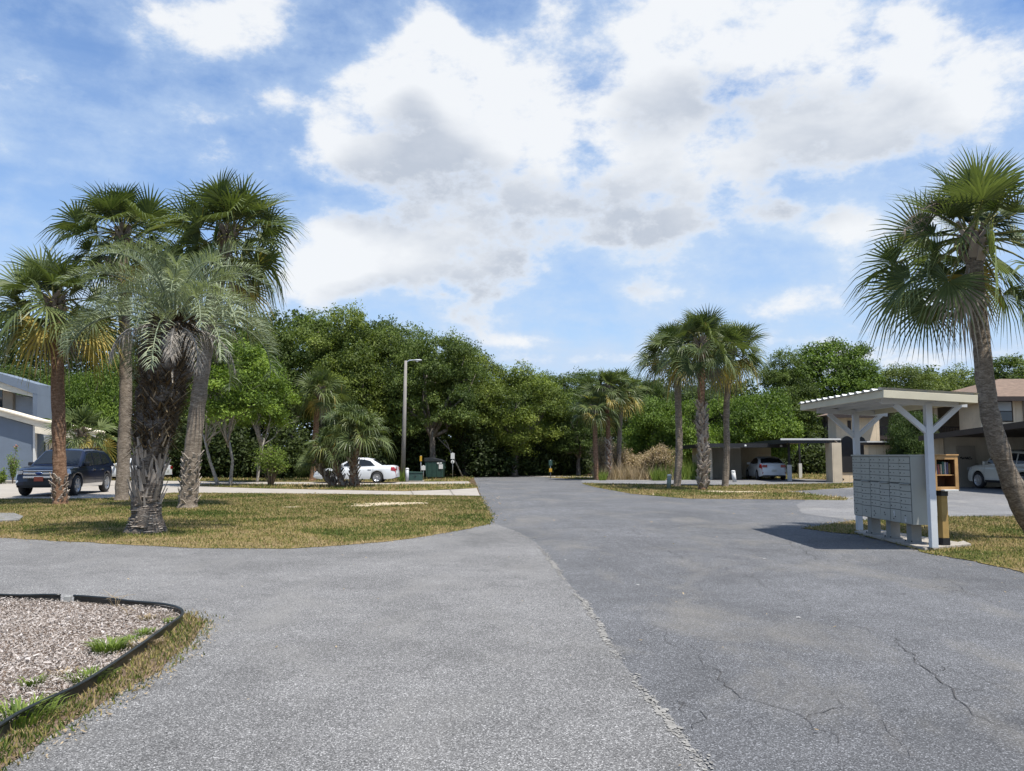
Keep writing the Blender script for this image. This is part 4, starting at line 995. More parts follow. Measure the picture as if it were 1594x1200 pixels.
def attach(mb, label_part, owner_label):
    for o in sp:
        if o.get('label') == owner_label:
            for i, v in enumerate(mb.v): mb.v[i] = (v[0] - o.location.x, v[1] - o.location.y, v[2])
            return mb.build(label_part, M_['twig'], o, fix=False)
attach(stalks(1500, 330, 15.3, 5, .9, 3, ''), 'flower_stalks', 'large fan palm with a curved leaning trunk beside the mailboxes')

# ------------------------------------------------------------------ cars
def paint(name, c, metal=0.0):
    m, nt, b = newmat(name); b.inputs['Base Color'].default_value = (*c, 1); b.inputs['Roughness'].default_value = 0.28; b.inputs['Metallic'].default_value = metal
    n = noise_n(nt, 1.5, 4); lk(nt, ramp(nt, n, [(0.3, tuple(x * .92 for x in c)), (0.7, tuple(min(1, x * 1.05) for x in c))]), b.inputs['Base Color'])
    b.inputs['Coat Weight'].default_value = 0.4; b.inputs['Coat Roughness'].default_value = 0.03; return m
GL = simple('car glass', (0.018, 0.022, 0.026), 0.04, var=.05, spec=.45); CHR = simple('chrome', (0.75, 0.76, 0.78), 0.12, 1.0, .04)
TYR = simple('tyre rubber', (0.02, 0.02, 0.021), 0.75); RIM = simple('alloy rim', (0.38, 0.39, 0.41), 0.35, .7, .05); BLK = simple('black trim', (0.014, 0.014, 0.016), 0.45)
RED = simple('red lamp', (0.30, 0.012, 0.012), 0.15, coat=.6); CLR = simple('clear lamp', (0.55, 0.57, 0.6), 0.1, .2, .1, coat=1); PLW = simple('plate', (0.6, 0.62, 0.6), 0.4); PLR = simple('orange plate', (0.55, 0.10, 0.045), .5)
def car(S, body_mat, loc, rz, name, label, group=None, scale=1.0):
    e = empty(name, (*loc, 0.014), rz, label, 'car', group); e.scale = (scale,) * 3
    Ln, Wd = S['L'], S['W']; hx = Ln / 2; wr = S['wr']; Ra = wr * 1.17
    tx = [p[0] for p in S['top']]; tz = [p[1] for p in S['top']]
    rx = [p[0] for p in S['roof']]; rzv = [p[1] for p in S['roof']]
    topz = lambda x: float(np.interp(x, tx, tz)); 
    def wid(x):
        u = abs(x) / hx; return Wd / 2 * (1 - .04 * u ** 2 - .17 * u ** 9)
    def bot(x):
        z = S['zb'] + .10 * (abs(x) / hx) ** 12
        for a in (S['xf'], S['xr']):
            if abs(x - a) < Ra: z = max(z, wr + math.sqrt(Ra * Ra - (x - a) ** 2) - .005)
        return z
    def sect(x):
        w = wid(x); zt = topz(x); zb = bot(x); zb0 = S['zb']; h = zt - zb0
        z1 = max(zb + .02, zb0 + .13); z2 = max(zb + .035, zb0 + .5 * h); z3 = max(zb + .05, zt - .2)
        return [(w * .955, zb), (w * .985, min(z1, zt - .03)), (w, min(z2, zt - .025)), (w * .985, min(z3, zt - .02)), (w * .95, zt - .07 if zt - .07 > z3 else zt - .012), (w * .86, zt), (w * .5, zt + .025), (0, zt + .035)]
    xs = sorted(set([round(v, 4) for v in np.linspace(-hx, hx, 70)] + [a + Ra * math.cos(t) for a in (S['xf'], S['xr']) for t in np.linspace(0, PI, 13)] + [p[0] for p in S['top']]))
    xs = [x for x in xs if -hx <= x <= hx]
    mb = MB(); vs = []; per = 15
    for x in xs:
        h = sect(x); ring = [(x, y, z) for y, z in h] + [(x, -y, z) for y, z in h[-2::-1]]
        vs += ring
    fs = [(i * per + j, (i + 1) * per + j, (i + 1) * per + j + 1, i * per + j + 1) for i in range(len(xs) - 1) for j in range(per - 1)]
    mb.add(vs, fs, True); n = len(xs)
    mb.add(vs[:per], [tuple(range(per))]); mb.add(vs[-per:], [tuple(range(per))])
    # cabin shell
    zb_ = S['belt']; wb = Wd / 2 * .93; tum = S['tum']
    wy = lambda z: wb - (z - zb_) * tum
    gx = sorted(set(list(np.linspace(rx[0], rx[-1], 40)) + rx)); vs = []
    for x in gx:
        zr = max(float(np.interp(x, rx, rzv)), zb_ - .02); zz = max(zr - .06, zb_ - .03)
        h = [(wy(zb_) , zb_ - .04), (wy(zz), zz), (wy(zr) - .07, zr), (wy(zr) * .5, zr + .025), (0, zr + .032)]
        vs += [(x, y, z) for y, z in h] + [(x, -y, z) for y, z in h[-2::-1]]
    mb.add(vs, [(i * 9 + j, (i + 1) * 9 + j, (i + 1) * 9 + j + 1, i * 9 + j + 1) for i in range(len(gx) - 1) for j in range(8)], True)
    bo = mb.build('body', body_mat, e)
    u = MB(); u.box(-hx + .12, hx - .12, -Wd / 2 + .30, Wd / 2 - .30, S['zb'] + .02, topz(0) - .12); u.build('underbody', BLK, e)
    for pl in S['win']:
        for sg in (-1, 1):
            w = MB(); f_ = [(x, sg * (wy(z) + .007), z) for x, z in pl]; b_ = [(x, sg * (wy(z) - .02), z) for x, z in pl]; k = len(pl)
            w.add(f_ + b_, [tuple(range(k)), tuple(range(k, 2 * k))] + [(i, (i + 1) % k, k + (i + 1) % k, k + i) for i in range(k)]); w.build('side_window', GL, e)
    def screen(x0, x1, nm, inset=.09):
        w = MB(); r_ = [p for p in zip(rx, rzv) if min(x0, x1) - 1e-4 <= p[0] <= max(x0, x1) + 1e-4]
        r_ = [(x0, float(np.interp(x0, rx, rzv))), (x1, float(np.interp(x1, rx, rzv)))]
        (xa, za), (xb, zbb) = r_; L2 = math.hypot(xb - xa, zbb - za); nx, nz = (zbb - za) / L2, -(xb - xa) / L2
        if nz < 0: nx, nz = -nx, -nz
        k = []
        for (x, z) in ((xa + (xb - xa) * .06, za + (zbb - za) * .06), (xa + (xb - xa) * .93, za + (zbb - za) * .93)):
            for f in (-1, -.5, 0, .5, 1):
                y = f * (wy(z) - inset); c = .034 * (1 - f * f) + .012
                k.append((x + nx * c, y, z + nz * c))
        w.add(k, [(i, i + 1, 6 + i, 5 + i) for i in range(4)], True); w.build(nm, GL, e)
    screen(S['ws'][0], S['ws'][1], 'windscreen'); screen(S['rw'][0], S['rw'][1], 'rear_window')
    # a patch of the body side between section stations, set just proud
    def patch(x0, x1, s0, s1, sg, off=.008, n1=6, n2=4):
        v = []
        for i in range(n1 + 1):
            x = x0 + (x1 - x0) * i / n1; h = sect(min(hx, max(-hx, x)))
            for j in range(n2 + 1):
                s = s0 + (s1 - s0) * j / n2; q = min(6, int(s)); f = s - q
                y = h[q][0] * (1 - f) + h[q + 1][0] * f; z = h[q][1] * (1 - f) + h[q + 1][1] * f
                v.append((x + (off if x > 0 else -off) * (abs(x) > hx * .8), sg * (y + off), z + (off if s > 4.5 else 0)))
        w = MB(); w.add(v, [(i * (n2 + 1) + j, (i + 1) * (n2 + 1) + j, (i + 1) * (n2 + 1) + j + 1, i * (n2 + 1) + j + 1) for i in range(n1) for j in range(n2)], True); return w
    for sg in (-1, 1):
        patch(hx - S.get('hl', .5), hx, 3.0, 4.6, sg).build('headlight', CLR, e)
        w = MB(); y0 = wid(hx); z0, z1 = S['hz']
        w.box(hx - .02, hx + .012, sg * (y0 - .02) - (.17 if sg > 0 else -.17) * 1, sg * (y0 - .02), z0, z1) if sg < 0 else w.box(hx - .02, hx + .012, y0 - .19, y0 - .02, z0, z1)
        w.build('headlight', CLR, e, bevel=.004)
        patch(-hx, -hx + S.get('tl', .3), 2.6, 4.4, sg).build('tail_light', RED, e)
        w = MB(); w.box(-hx - .012, -hx + .02, min(sg * (y0 - .3), sg * (y0 - .02)), max(sg * (y0 - .3), sg * (y0 - .02)), S['tlz'][0], S['tlz'][1]); w.build('tail_light', RED, e, bevel=.004)
        # seams, handles, sills, mirrors
        for xd in S['seam']:
            patch(xd - .006, xd + .006, 1.0, 4.9, sg, .003, 1, 6).build('door_seam', BLK, e)
        for xd in S['handle']:
            w = MB(); yy = sg * (wid(xd) * .985 + .012); w.box(xd - .1, xd + .1, yy - .014, yy + .014, zb_ - .15, zb_ - .115); w.build('door_handle', CHR if S.get('chr') else body_mat, e, bevel=.004)
        w = MB(); mx = S['mir']; w.box(mx - .07, mx + .07, min(sg * (wb - .02), sg * (wb + .2)), max(sg * (wb - .02), sg * (wb + .2)), zb_ + .02, zb_ + .16); w.build('mirror', body_mat if not S.get('blkm') else BLK, e, bevel=.03)
        patch(S['xr'] + Ra + .03, S['xf'] - Ra - .03, .0, .9, sg, .006).build('sill_trim', S.get('sill', body_mat), e)
        if S.get('rails'):
            w = MB(); y = sg * (wy(S['rails'][2]) - .12); w.bar((S['rails'][0], y, S['rails'][2] + .07), (S['rails'][1], y, S['rails'][2] + .07), .03, .03)
            for q in (0, .33, .66, 1):
                x = S['rails'][0] + (S['rails'][1] - S['rails'][0]) * q; w.box(x - .03, x + .03, y - .014, y + .014, S['rails'][2] - .05, S['rails'][2] + .06)
            w.build('roof_rail', BLK, e)
        for ax in (S['xf'], S['xr']):
            M = Matrix.Translation((ax, sg * (Wd / 2 - .12), wr)) @ Matrix.Rotation(R(-90) * sg, 4, 'X')
            hub = MB(); hub.lathe([(0.0001, -.06), (wr * .5, -.06), (wr * .5, .02), (0.0001, .02)], 18, M); wh = hub.build('wheel', BLK, e)
            ty = MB(); ty.lathe([(wr * .66, -.10), (wr * .9, -.11), (wr * .985, -.07), (wr, 0), (wr * .985, .07), (wr * .9, .11), (wr * .70, .105), (wr * .66, .08), (wr * .66, -.10)], 28, M); ty.build('tyre', TYR, wh, fix=True)
            rm = MB(); rm.lathe([(wr * .68, .06), (wr * .69, .1), (wr * .64, .1), (wr * .61, .05)], 28, M); rm.lathe([(.0001, .085), (wr * .14, .085), (wr * .17, .06), (wr * .17, .02)], 16, M)
            ns = S.get('spokes', 5)
            for k in range(ns):
                a = 2 * PI * k / ns + .3; ca, sa = math.cos(a), math.sin(a); w1, w2 = wr * .10 * 5 / ns * 1.2, wr * .13 * 5 / ns * 1.2
                q = [(wr * .1 * ca - w1 * sa, wr * .1 * sa + w1 * ca, .078), (wr * .1 * ca + w1 * sa, wr * .1 * sa - w1 * ca, .078), (wr * .65 * ca + w2 * sa, wr * .65 * sa - w2 * ca, .085), (wr * .65 * ca - w2 * sa, wr * .65 * sa + w2 * ca, .085)]
                q += [(x, y, z - .03) for x, y, z in q]; rm.add([M @ Vector(p) for p in q], [(0, 1, 2, 3), (4, 7, 6, 5), (0, 4, 5, 1), (1, 5, 6, 2), (2, 6, 7, 3), (3, 7, 4, 0)])
            rm.build('rim', RIM, wh)
            # dark liner inside the arch
    y0 = wid(hx) * .8
    w = MB(); w.box(hx - .01, hx + .006, -y0 * .62, y0 * .62, S['hz'][0] - .25, S['hz'][1] - .02); g = w.build('grille', BLK, e)
    if S.get('bars'):
        for (za, zb2) in S['bars']:
            w = MB(); w.box(hx, hx + .035, -y0 * .86, y0 * .86, za, zb2); w.build('grille_bar', CHR, g, bevel=.008)
    if S.get('emblem'):
        w = MB(); M = Matrix.Translation((hx + .035, 0, S['emblem'])) @ Matrix.Rotation(R(90), 4, 'Y') @ Matrix.Diagonal((.06, .135, 1, 1)); w.lathe([(.0001, 0), (1, 0), (1, .012), (.0001, .012)], 20, M); em = w.build('emblem', CHR, g)
        w = MB(); M = Matrix.Translation((hx + .046, 0, S['emblem'])) @ Matrix.Rotation(R(90), 4, 'Y') @ Matrix.Diagonal((.045, .115, 1, 1)); w.lathe([(.0001, 0), (1, 0), (1, .008), (.0001, .008)], 20, M); w.build('emblem_face', simple('blue enamel', (.02, .05, .22), .2), g)
    w = MB(); w.box(hx - .01, hx + .012, -y0 * .85, y0 * .85, S['zb'] + .1, S['zb'] + .24); w.build('lower_grille', BLK, e)
    if S.get('fplate'): w = MB(); w.box(hx + .03, hx + .045, -.155, .155, S['fplate'], S['fplate'] + .155); w.build('number_plate', PLR, e, bevel=.003)
    w = MB(); w.box(-hx - .014, -hx + .02, -.155, .155, S['rp'], S['rp'] + .15); w.build('number_plate', PLW, e, bevel=.003)
    return e
SUV = dict(L=4.68, W=1.93, wr=.375, xf=1.42, xr=-1.41, zb=.30, belt=1.06, tum=.30,
    top=[(-2.34, .55), (-2.33, .75), (-2.28, 1.0), (-2.1, 1.07), (.7, 1.06), (1.05, 1.07), (1.6, 1.05), (2.0, 1.0), (2.2, .93), (2.31, .80), (2.34, .52)],
    roof=[(-2.27, 1.05), (-2.12, 1.25), (-1.85, 1.55), (-1.65, 1.64), (-.6, 1.70), (.1, 1.69), (.35, 1.65), (1.12, 1.08)],
    ws=(1.10, .33), rw=(-2.25, -1.9), win=[[(-.15, 1.10), (.82, 1.10), (.34, 1.48), (.05, 1.57), (-.15, 1.58)], [(-1.0, 1.12), (-.22, 1.10), (-.22, 1.58), (-.95, 1.56)], [(-1.8, 1.18), (-1.08, 1.12), (-1.03, 1.55), (-1.55, 1.50)]],
    hz=(.80, .92), tlz=(.85, 1.0), seam=[-1.03, -.19, .86], handle=[-.05, -.88], mir=.72, sill=CHR, rails=(-1.6, .1, 1.66), chr=True, blkm=True, bars=[(.66, .74), (.79, .86), (.90, .94)], emblem=.82, fplate=.55, rp=.6, hl=.42)
SED = dict(L=4.7, W=1.78, wr=.315, xf=1.42, xr=-1.28, zb=.22, belt=.90, tum=.42,
    top=[(-2.35, .45), (-2.34, .70), (-2.28, .92), (-2.1, .97), (-1.5, .96), (-.5, .92), (.9, .89), (1.4, .83), (1.9, .74), (2.2, .64), (2.32, .55), (2.35, .42)],
    roof=[(-1.62, .95), (-.95, 1.33), (-.6, 1.395), (-.1, 1.41), (.25, 1.37), (1.05, .90)],
    ws=(1.03, .27), rw=(-1.6, -.95), win=[[(-.18, .95), (.78, .94), (.25, 1.27), (.0, 1.33), (-.18, 1.34)], [(-1.15, .98), (-.24, .95), (-.24, 1.34), (-.55, 1.32), (-.88, 1.24)]],
    hz=(.60, .68), tlz=(.72, .88), seam=[-1.05, -.21, .80], handle=[-.07, -.86], mir=.68, rp=.52, hl=.35)
SED2 = dict(SED); SED2.update(L=4.4, W=1.8, xf=1.33, xr=-1.29, belt=.95,
    top=[(-2.2, .5), (-2.19, .78), (-2.12, 1.02), (-1.9, 1.06), (-1.4, 1.04), (-.5, .98), (.9, .94), (1.4, .87), (1.9, .76), (2.15, .62), (2.2, .45)],
    roof=[(-1.8, 1.03), (-1.1, 1.38), (-.6, 1.46), (-.1, 1.47), (.2, 1.43), (1.15, .95)], ws=(1.13, .22), rw=(-1.78, -1.1),
    win=[[(-.15, 1.0), (.85, .99), (.2, 1.34), (-.15, 1.40)], [(-1.25, 1.05), (-.2, 1.0), (-.2, 1.40), (-.6, 1.38), (-1.0, 1.28)]], tlz=(.80, .97), tl=.38)
SUV2 = dict(SUV); SUV2.update(L=4.9, W=1.98, xf=1.48, xr=-1.40, wr=.385, belt=1.12,
    top=[(-2.45, .6), (-2.43, .9), (-2.38, 1.1), (-2.2, 1.12), (.8, 1.12), (1.2, 1.13), (1.8, 1.09), (2.2, 1.02), (2.38, .9), (2.45, .6)],
    roof=[(-2.36, 1.1), (-2.25, 1.3), (-2.05, 1.62), (-1.9, 1.70), (-.6, 1.78), (.2, 1.77), (.5, 1.72), (1.2, 1.13)], ws=(1.18, .48), rw=(-2.33, -2.08),
    win=[[(0, 1.18), (.95, 1.18), (.5, 1.55), (.2, 1.66), (0, 1.67)], [(-.95, 1.18), (-.08, 1.18), (-.08, 1.67), (-.95, 1.66)], [(-1.95, 1.22), (-1.05, 1.18), (-1.05, 1.65), (-1.85, 1.60)]],
    seam=[-1.0, -.04, 1.0], handle=[.1, -.78], mir=.85, rails=(-1.8, .2, 1.74), sill=BLK, spokes=10, bars=None, emblem=None, fplate=None, chr=False, blkm=False, hl=.5, hz=(.85, .98))
NAVY = paint('navy paint', (0.003, 0.006, 0.022), .0); WHT = paint('white paint', (0.56, 0.585, 0.61)); WH2 = paint('pearl white paint', (0.48, 0.48, 0.44))
car(SUV, NAVY, (-18.25, 32.9), R(-83), 'parked_suv', 'dark blue suv facing out on the concrete drive, orange front plate', 'parked cars', 1.07)
x = at(556, 740, 46.2).x; car(SED, WHT, (x, 46.2), R(180), 'parked_car', 'white sedan side-on behind the shrub palm', 'parked cars')
x = at(222, 740, 53).x; car(SED, WHT, (x, 51.5), R(180), 'parked_car', 'white sedan glimpsed between the palm trunks right of the blue suv', 'parked cars', .98)
x = at(1194, 740, 52).x; car(SED2, WHT, (x, 52.3), R(86), 'parked_car', 'white sedan seen from behind under the far black roofed carport', 'parked cars')
car(SUV2, WH2, (23.35, 36.9), R(96), 'parked_suv', 'white suv parked nose-in under the brown carport at right', 'parked cars')
# ------------------------------------------------------------------ buildings
def siding(name, c, horiz=False, pitch=6.0, strength=.5, axis=0):
    c = tuple(x * KA for x in c)
    m, nt, b = newmat(name); tc = nt.nodes.new('ShaderNodeTexCoord'); o = tc.outputs['Object']
    sep = nt.nodes.new('ShaderNodeSeparateXYZ'); lk(nt, o, sep.inputs[0])
    co = sep.outputs[2] if horiz else mth(nt, 'ADD', sep.outputs[0], sep.outputs[1])
    f = mth(nt, 'FRACT', mth(nt, 'MULTIPLY', co, pitch)); g = ramp(nt, f, [(0.0, 0.0), (0.06, 1), (0.94, 1), (1.0, 0.2)])
    n = noise_n(nt, 1.2, 6, .6, vec=o); cc = ramp(nt, n, [(0.3, tuple(x * .86 for x in c)), (0.7, tuple(min(1, x * 1.1) for x in c))])
    cc = mixc(nt, 1, cc, ramp(nt, g, [(0, .72), (.5, 1)]), 'MULTIPLY')
    lk(nt, cc, b.inputs['Base Color']); b.inputs['Roughness'].default_value = .8; bump(nt, b, g, strength, .02); return m
BEI = siding('beige board siding', (0.78, 0.63, 0.44), pitch=2.4); BEI2 = siding('beige ribbed siding', (0.56, 0.49, 0.38), pitch=5); CRM = siding('cream siding', (0.85, 0.76, 0.60), True, 5)
GRB = simple('blue grey stucco', (0.165, 0.205, 0.26), .85, var=.08, scale=.8, bmp=.2); GRW = simple('light grey trim', (0.42, 0.47, 0.53), .6, var=.08); BRN = simple('dark brown trim', (0.035, 0.022, 0.016), .6)
WHTRIM = simple('white trim', (0.66, 0.66, 0.64), .6, var=.08); DGL = simple('dark window glass', (0.03, 0.04, 0.045), .06, spec=.8); DOOR = simple('beige door', (0.34, 0.295, 0.235), .6, var=.06); BLK2 = simple('black roof metal', (0.018, 0.018, 0.02), .5)
BLIND = siding('window blind', (0.5, 0.52, 0.52), True, 18); LOUV = siding('white louvre', (0.62, 0.64, 0.66), True, 7, .9)
def shingle():
    m, nt, b = newmat('brown shingles'); br = nt.nodes.new('ShaderNodeTexBrick'); tc = nt.nodes.new('ShaderNodeTexCoord'); lk(nt, tc.outputs['Object'], br.inputs['Vector'])
    br.inputs['Scale'].default_value = 3; br.inputs['Color1'].default_value = (0.13, 0.09, 0.062, 1); br.inputs['Color2'].default_value = (0.175, 0.122, 0.085, 1); br.inputs['Mortar'].default_value = (0.15, 0.09, 0.07, 1)
    br.inputs['Mortar Size'].default_value = .012; lk(nt, mixc(nt, 1, br.outputs[0], ramp(nt, noise_n(nt, 3, 5), [(.3, .8), (.7, 1.15)]), 'MULTIPLY'), b.inputs['Base Color']); b.inputs['Roughness'].default_value = .9; return m
SHG = shingle()
def poly3(px_pts, d, th, z_off=0):    # outline at depth d, given real thickness th
    pts = [at(px, py, d) for px, py in px_pts]; mb = MB(); return mb.prism([(p.x, max(0, p.z)) for p in pts], d, d + th, 'y')
def house():
    e = empty('grey_house', (at(0, 745, 46).x, 46, 0), 0, 'blue grey modern two-storey house at the left edge', 'house')
    def par(mb, nm, mat, bevel=0):
        for i, v in enumerate(mb.v): mb.v[i] = (v[0] - e.location.x, v[1] - e.location.y, v[2])
        return mb.build(nm, mat, e, bevel=bevel)
    par(poly3([(-260, 590), (0, 648), (51, 663), (51, 747.5), (-260, 747.5)], 46, 1.1), 'garage_wall', GRB)
    par(poly3([(51.2, 662), (54.5, 663), (54.5, 747.5), (51.2, 747.5)], 45.95, .2), 'corner_trim', WHTRIM)
    par(poly3([(-260, 580), (0, 638), (54, 653), (148, 672), (148, 687), (54.5, 674), (54, 662.5), (0, 647.5), (-260, 589)], 45.7, 1.1), 'fascia', CRM)
    par(poly3([(-260, 578), (0, 636.6), (54, 651.6), (149, 670.6), (149, 672.6), (54, 653.6), (0, 638.6), (-260, 580)], 45.6, 1.1), 'roof_cap', CRM)
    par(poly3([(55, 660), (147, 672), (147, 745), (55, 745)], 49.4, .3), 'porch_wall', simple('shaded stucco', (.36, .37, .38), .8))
    par(poly3([(63, 688), (70, 688), (70, 703), (63, 703)], 49.3, .08), 'window', DGL)
    par(poly3([(76, 684), (90, 686), (90, 745), (76, 745)], 49.3, .08), 'door', DOOR)
    l = MB(); c = at(63, 681, 48); l.lathe([(.0001, 0), (.2, 0), (.2, .08), (.0001, .1)], 14, Matrix.Translation((c.x, 48, c.z))); par(l, 'porch_lamp', WHTRIM)
    par(poly3([(-260, 520), (0, 581), (58, 598), (58, 615), (0, 594), (-260, 535)], 49, 1.6), 'parapet', GRB)
    par(poly3([(-260, 536), (0, 594.3), (52, 612), (52, 618), (0, 606), (-260, 552)], 49.1, 1.4), 'upper_fascia', CRM)
    par(poly3([(51, 612), (58, 614.5), (58, 650), (51, 648)], 49, 1.6), 'end_wall', GRB)
    w = par(poly3([(20, 613), (51, 619), (51, 648), (20, 640)], 50.4, .1), 'shutter', LOUV)
    par(poly3([(4, 606), (19.5, 612), (19.5, 640), (4, 636)], 50.1, .3), 'brick_pier', siding('cream brick', (.58, .48, .36), True, 11))
    par(poly3([(-40, 596), (3.5, 608), (3.5, 636), (-40, 628)], 50.2, .1), 'window', DGL)
    par(poly3([(20, 640), (51, 647), (51, 650.5), (20, 644)], 49.9, .3), 'sill', GRW)
    par(poly3([(-260, 560), (51, 620), (51, 660), (-260, 640)], 50.6, .3), 'upper_wall', GRW)
house()
def plant(px, d, hpx, seed, label, flower=False, w=.35):
    rg = random.Random(seed); c = at(px, 745, d); e = empty('rose_bush' if flower else 'shrub', (c.x, d, 0), 0, label, 'plant'); h = hpx / F * d; mb = MB(); tips = []
    for i in range(9):
        a = rg.uniform(0, 6.28); en = Vector((math.cos(a) * w * rg.random(), math.sin(a) * w * rg.random(), h * rg.uniform(.45, .75))); mb.tube([(0, 0, 0), en * .5 + Vector((0, 0, .1)), en], [.015, .012, .006], 5, tint=.3); tips += [en.lerp(Vector((0, 0, .1)), k / 6) for k in range(5)]
    tall = Vector((w * .3, 0, h)); mb.tube([(0, 0, 0), (.03, 0, h * .5), tall], [.02, .014, .008], 5, tint=.3); tips += [tall * .9, tall * .8, tall * .95, tall * .6]
    mb.build('stems', M_['twig'], e, fix=False); rn = np.random.default_rng(seed); tp = np.array([tuple(t) for t in tips]); n = len(tp) * 22
    C = tp[rn.integers(0, len(tp), n)] + rn.normal(0, .08, (n, 3)); C[:, 2] = np.maximum(C[:, 2], .03); V = leaf_quads(C, C * 0, .045, rn)
    np_mesh('leaves', V, np.arange(len(V)).reshape(-1, 4), M_['weed'], e, attr=np.repeat(rn.random(n) * .6, 4))
    if flower:
        f = MB(); 
        for k in range(7): f.lathe([(.0001, -.03), (.05, 0), (.0001, .04)], 7, Matrix.Translation(tall + Vector((rg.gauss(0, .05), rg.gauss(0, .05), rg.gauss(0, .04)))))
        f.build('flower', simple('faded pink', (.5, .24, .18), .7), e)
plant(20, 44.5, 58, 3, 'tall rose with a faded pink bloom against the grey wall', True); plant(2, 44, 22, 4, 'low green shrub at the foot of the grey wall')

def off(mb, e):
    for i, v in enumerate(mb.v): mb.v[i] = (v[0] - e.location.x, v[1] - e.location.y, v[2])
    return mb
def X(px, d): return at(px, 720, d).x
def Z(py, d): return max(0, CAMH + (708 - py) / F * d)
def beige():
    e = empty('apartment_building', (X(1450, 46), 46, 0), 0, 'beige two-storey apartment building with a brown hipped roof and balconies', 'building')
    def B(nm, mat, px0, px1, py0, py1, d, th, par=None, bevel=0):
        mb = MB(); mb.box(X(px0, d), X(px1, d), d, d + th, Z(py1, d), Z(py0, d)); return off(mb, e).build(nm, mat, par or e, bevel=bevel)
    # main upper wing
    B('upper_wall', BEI, 1530, 1800, 616, 672, 46, 2.2)
    B('band', BEI, 1529, 1800, 664, 672, 45.9, .1)
    fr = B('window', BRN, 1556, 1580.5, 624, 656.5, 45.93, .1)
    B('pane', BLIND, 1557.3, 1579.2, 625.5, 639.5, 45.90, .03, fr); B('pane', DGL, 1557.3, 1579.2, 641, 655, 45.90, .03, fr)
    for px in (1554, 1583): B('window_trim', BEI, px - 1.6, px + 1.0, 621, 660, 45.9, .1)
    B('window_trim', BEI, 1552.4, 1584, 657.5, 660.5, 45.88, .1)
    B('corner_board', DOOR, 1598, 1600, 618, 666, 45.93, .1)
    # roof
    z0 = Z(618, 45.4); zp = Z(588.5, 50); x0, x1 = X(1478, 50) - .3, X(1800, 45); mb = MB()
    xl = X(1524, 45.2); yf, yb = 45.2, 56
    ridge_a = Vector((X(1562, 50.5), 50.5, zp)); ridge_b = Vector((x1, 50.5, zp))
    pts = [Vector((xl, yf, z0)), Vector((x1, yf, z0)), Vector((x1, yb, z0)), Vector((xl, yb, z0)), ridge_a, ridge_b]
    mb.add(pts, [(0, 1, 5, 4), (2, 3, 4, 5), (3, 0, 4), (1, 2, 5), (0, 3, 2, 1)]); off(mb, e).build('roof', SHG, e)
    mb = MB(); mb.box(xl - .06, x1, yf - .08, yf + .02, z0 - .24, z0 + .02); mb.box(xl - .06, xl + .04, yf + .02, yb, z0 - .24, z0 + .02); off(mb, e).build('eaves', BRN, e)
    # recessed balcony wing
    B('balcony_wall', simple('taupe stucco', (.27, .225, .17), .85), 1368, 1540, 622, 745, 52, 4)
    B('balcony_floor', BRN, 1366, 1535, 678, 684, 49, 3)
    rl = B('balcony_railing', BRN, 1366, 1533, 664, 666, 49.1, .06)
    mb = MB()
    for k in range(70):
        x = X(1366, 49) + (X(1533, 49) - X(1366, 49)) * k / 69; mb.box(x - .012, x + .012, 49.11, 49.15, Z(680, 49), Z(665, 49))
    off(mb, e).build('balusters', BRN, rl)
    B('balcony_door', BRN, 1512, 1524, 640, 678, 51.93, .1); B('balcony_window', DGL, 1445, 1462, 640, 668, 51.93, .1)
    for px in (1458, 1405): B('balcony_post', BEI, px, px + 5, 628, 680, 49.2, .2)
    mb = MB(); zA = Z(627, 48.6); mb.add([Vector(p) for p in ((X(1372, 48.6), 48.6, zA), (X(1545, 48.6), 48.6, zA), (X(1560, 52), 52.5, Z(597, 52)), (X(1475, 52), 52.5, Z(615, 52)), (X(1372, 53), 56, zA), (X(1545, 53), 56, zA))], [(0, 1, 2, 3), (0, 3, 4), (3, 2, 5, 4), (1, 5, 2), (0, 4, 5, 1)]); off(mb, e).build('roof', SHG, e)
    mb = MB(); mb.box(X(1372, 48.6), X(1530, 48.6), 48.5, 48.6, zA - .22, zA + .02); off(mb, e).build('eaves', BRN, e)
    # stair tower with arched openings
    B('tower_wall', BEI, 1303.5, 1371, 646, 752, 47, 1.2)
    for k, (a, b_) in enumerate(((1311, 1329), (1331, 1348.5))):
        d = 46.95; xa, xb = X(a, d), X(b_, d); zt, zb = Z(679, d), Z(735, d); c = .35; mb = MB()
        mb.prism([(xa, zb), (xb, zb), (xb, zt - c * .7), (xb - c * .25, zt - c * .3), (xb - c * .8, zt), (xa + c * .8, zt), (xa + c * .25, zt - c * .3), (xa, zt - c * .7)], d, d + .2, 'y'); off(mb, e).build('arched_screen', BLK2, e)
    mb = MB(); zt = Z(646, 47); xa, xb = X(1296, 46.5), X(1374, 46.5); mb.add([Vector(p) for p in ((xa, 46.4, zt), (xb, 46.4, zt), (xb, 48.9, zt), (xa, 48.9, zt), (xa + .9, 47.7, zt + .3), (xb - .3, 47.7, zt + .42))], [(0, 1, 5, 4), (1, 2, 5), (2, 3, 4, 5), (3, 0, 4), (0, 3, 2, 1)]); off(mb, e).build('roof', SHG, e)
    mb = MB(); mb.box(xa - .03, xb + .03, 46.3, 46.4, zt - .2, zt + .02); off(mb, e).build('eaves', BRN, e)
    sm = B('small_window', BRN, 1322, 1327, 655, 670, 46.95, .08)
    # low wing with the white roof edge
    B('low_wall', BEI, 1353, 1430, 690, 750, 45, .6)
    B('roof_edge', WHTRIM, 1350.5, 1432, 686.5, 688.7, 44.7, .95); B('roof_fascia', BRN, 1351, 1431.5, 688.8, 692.5, 44.75, .85)
    B('small_window', BRN, 1402.5, 1418, 699, 705.5, 44.93, .1)
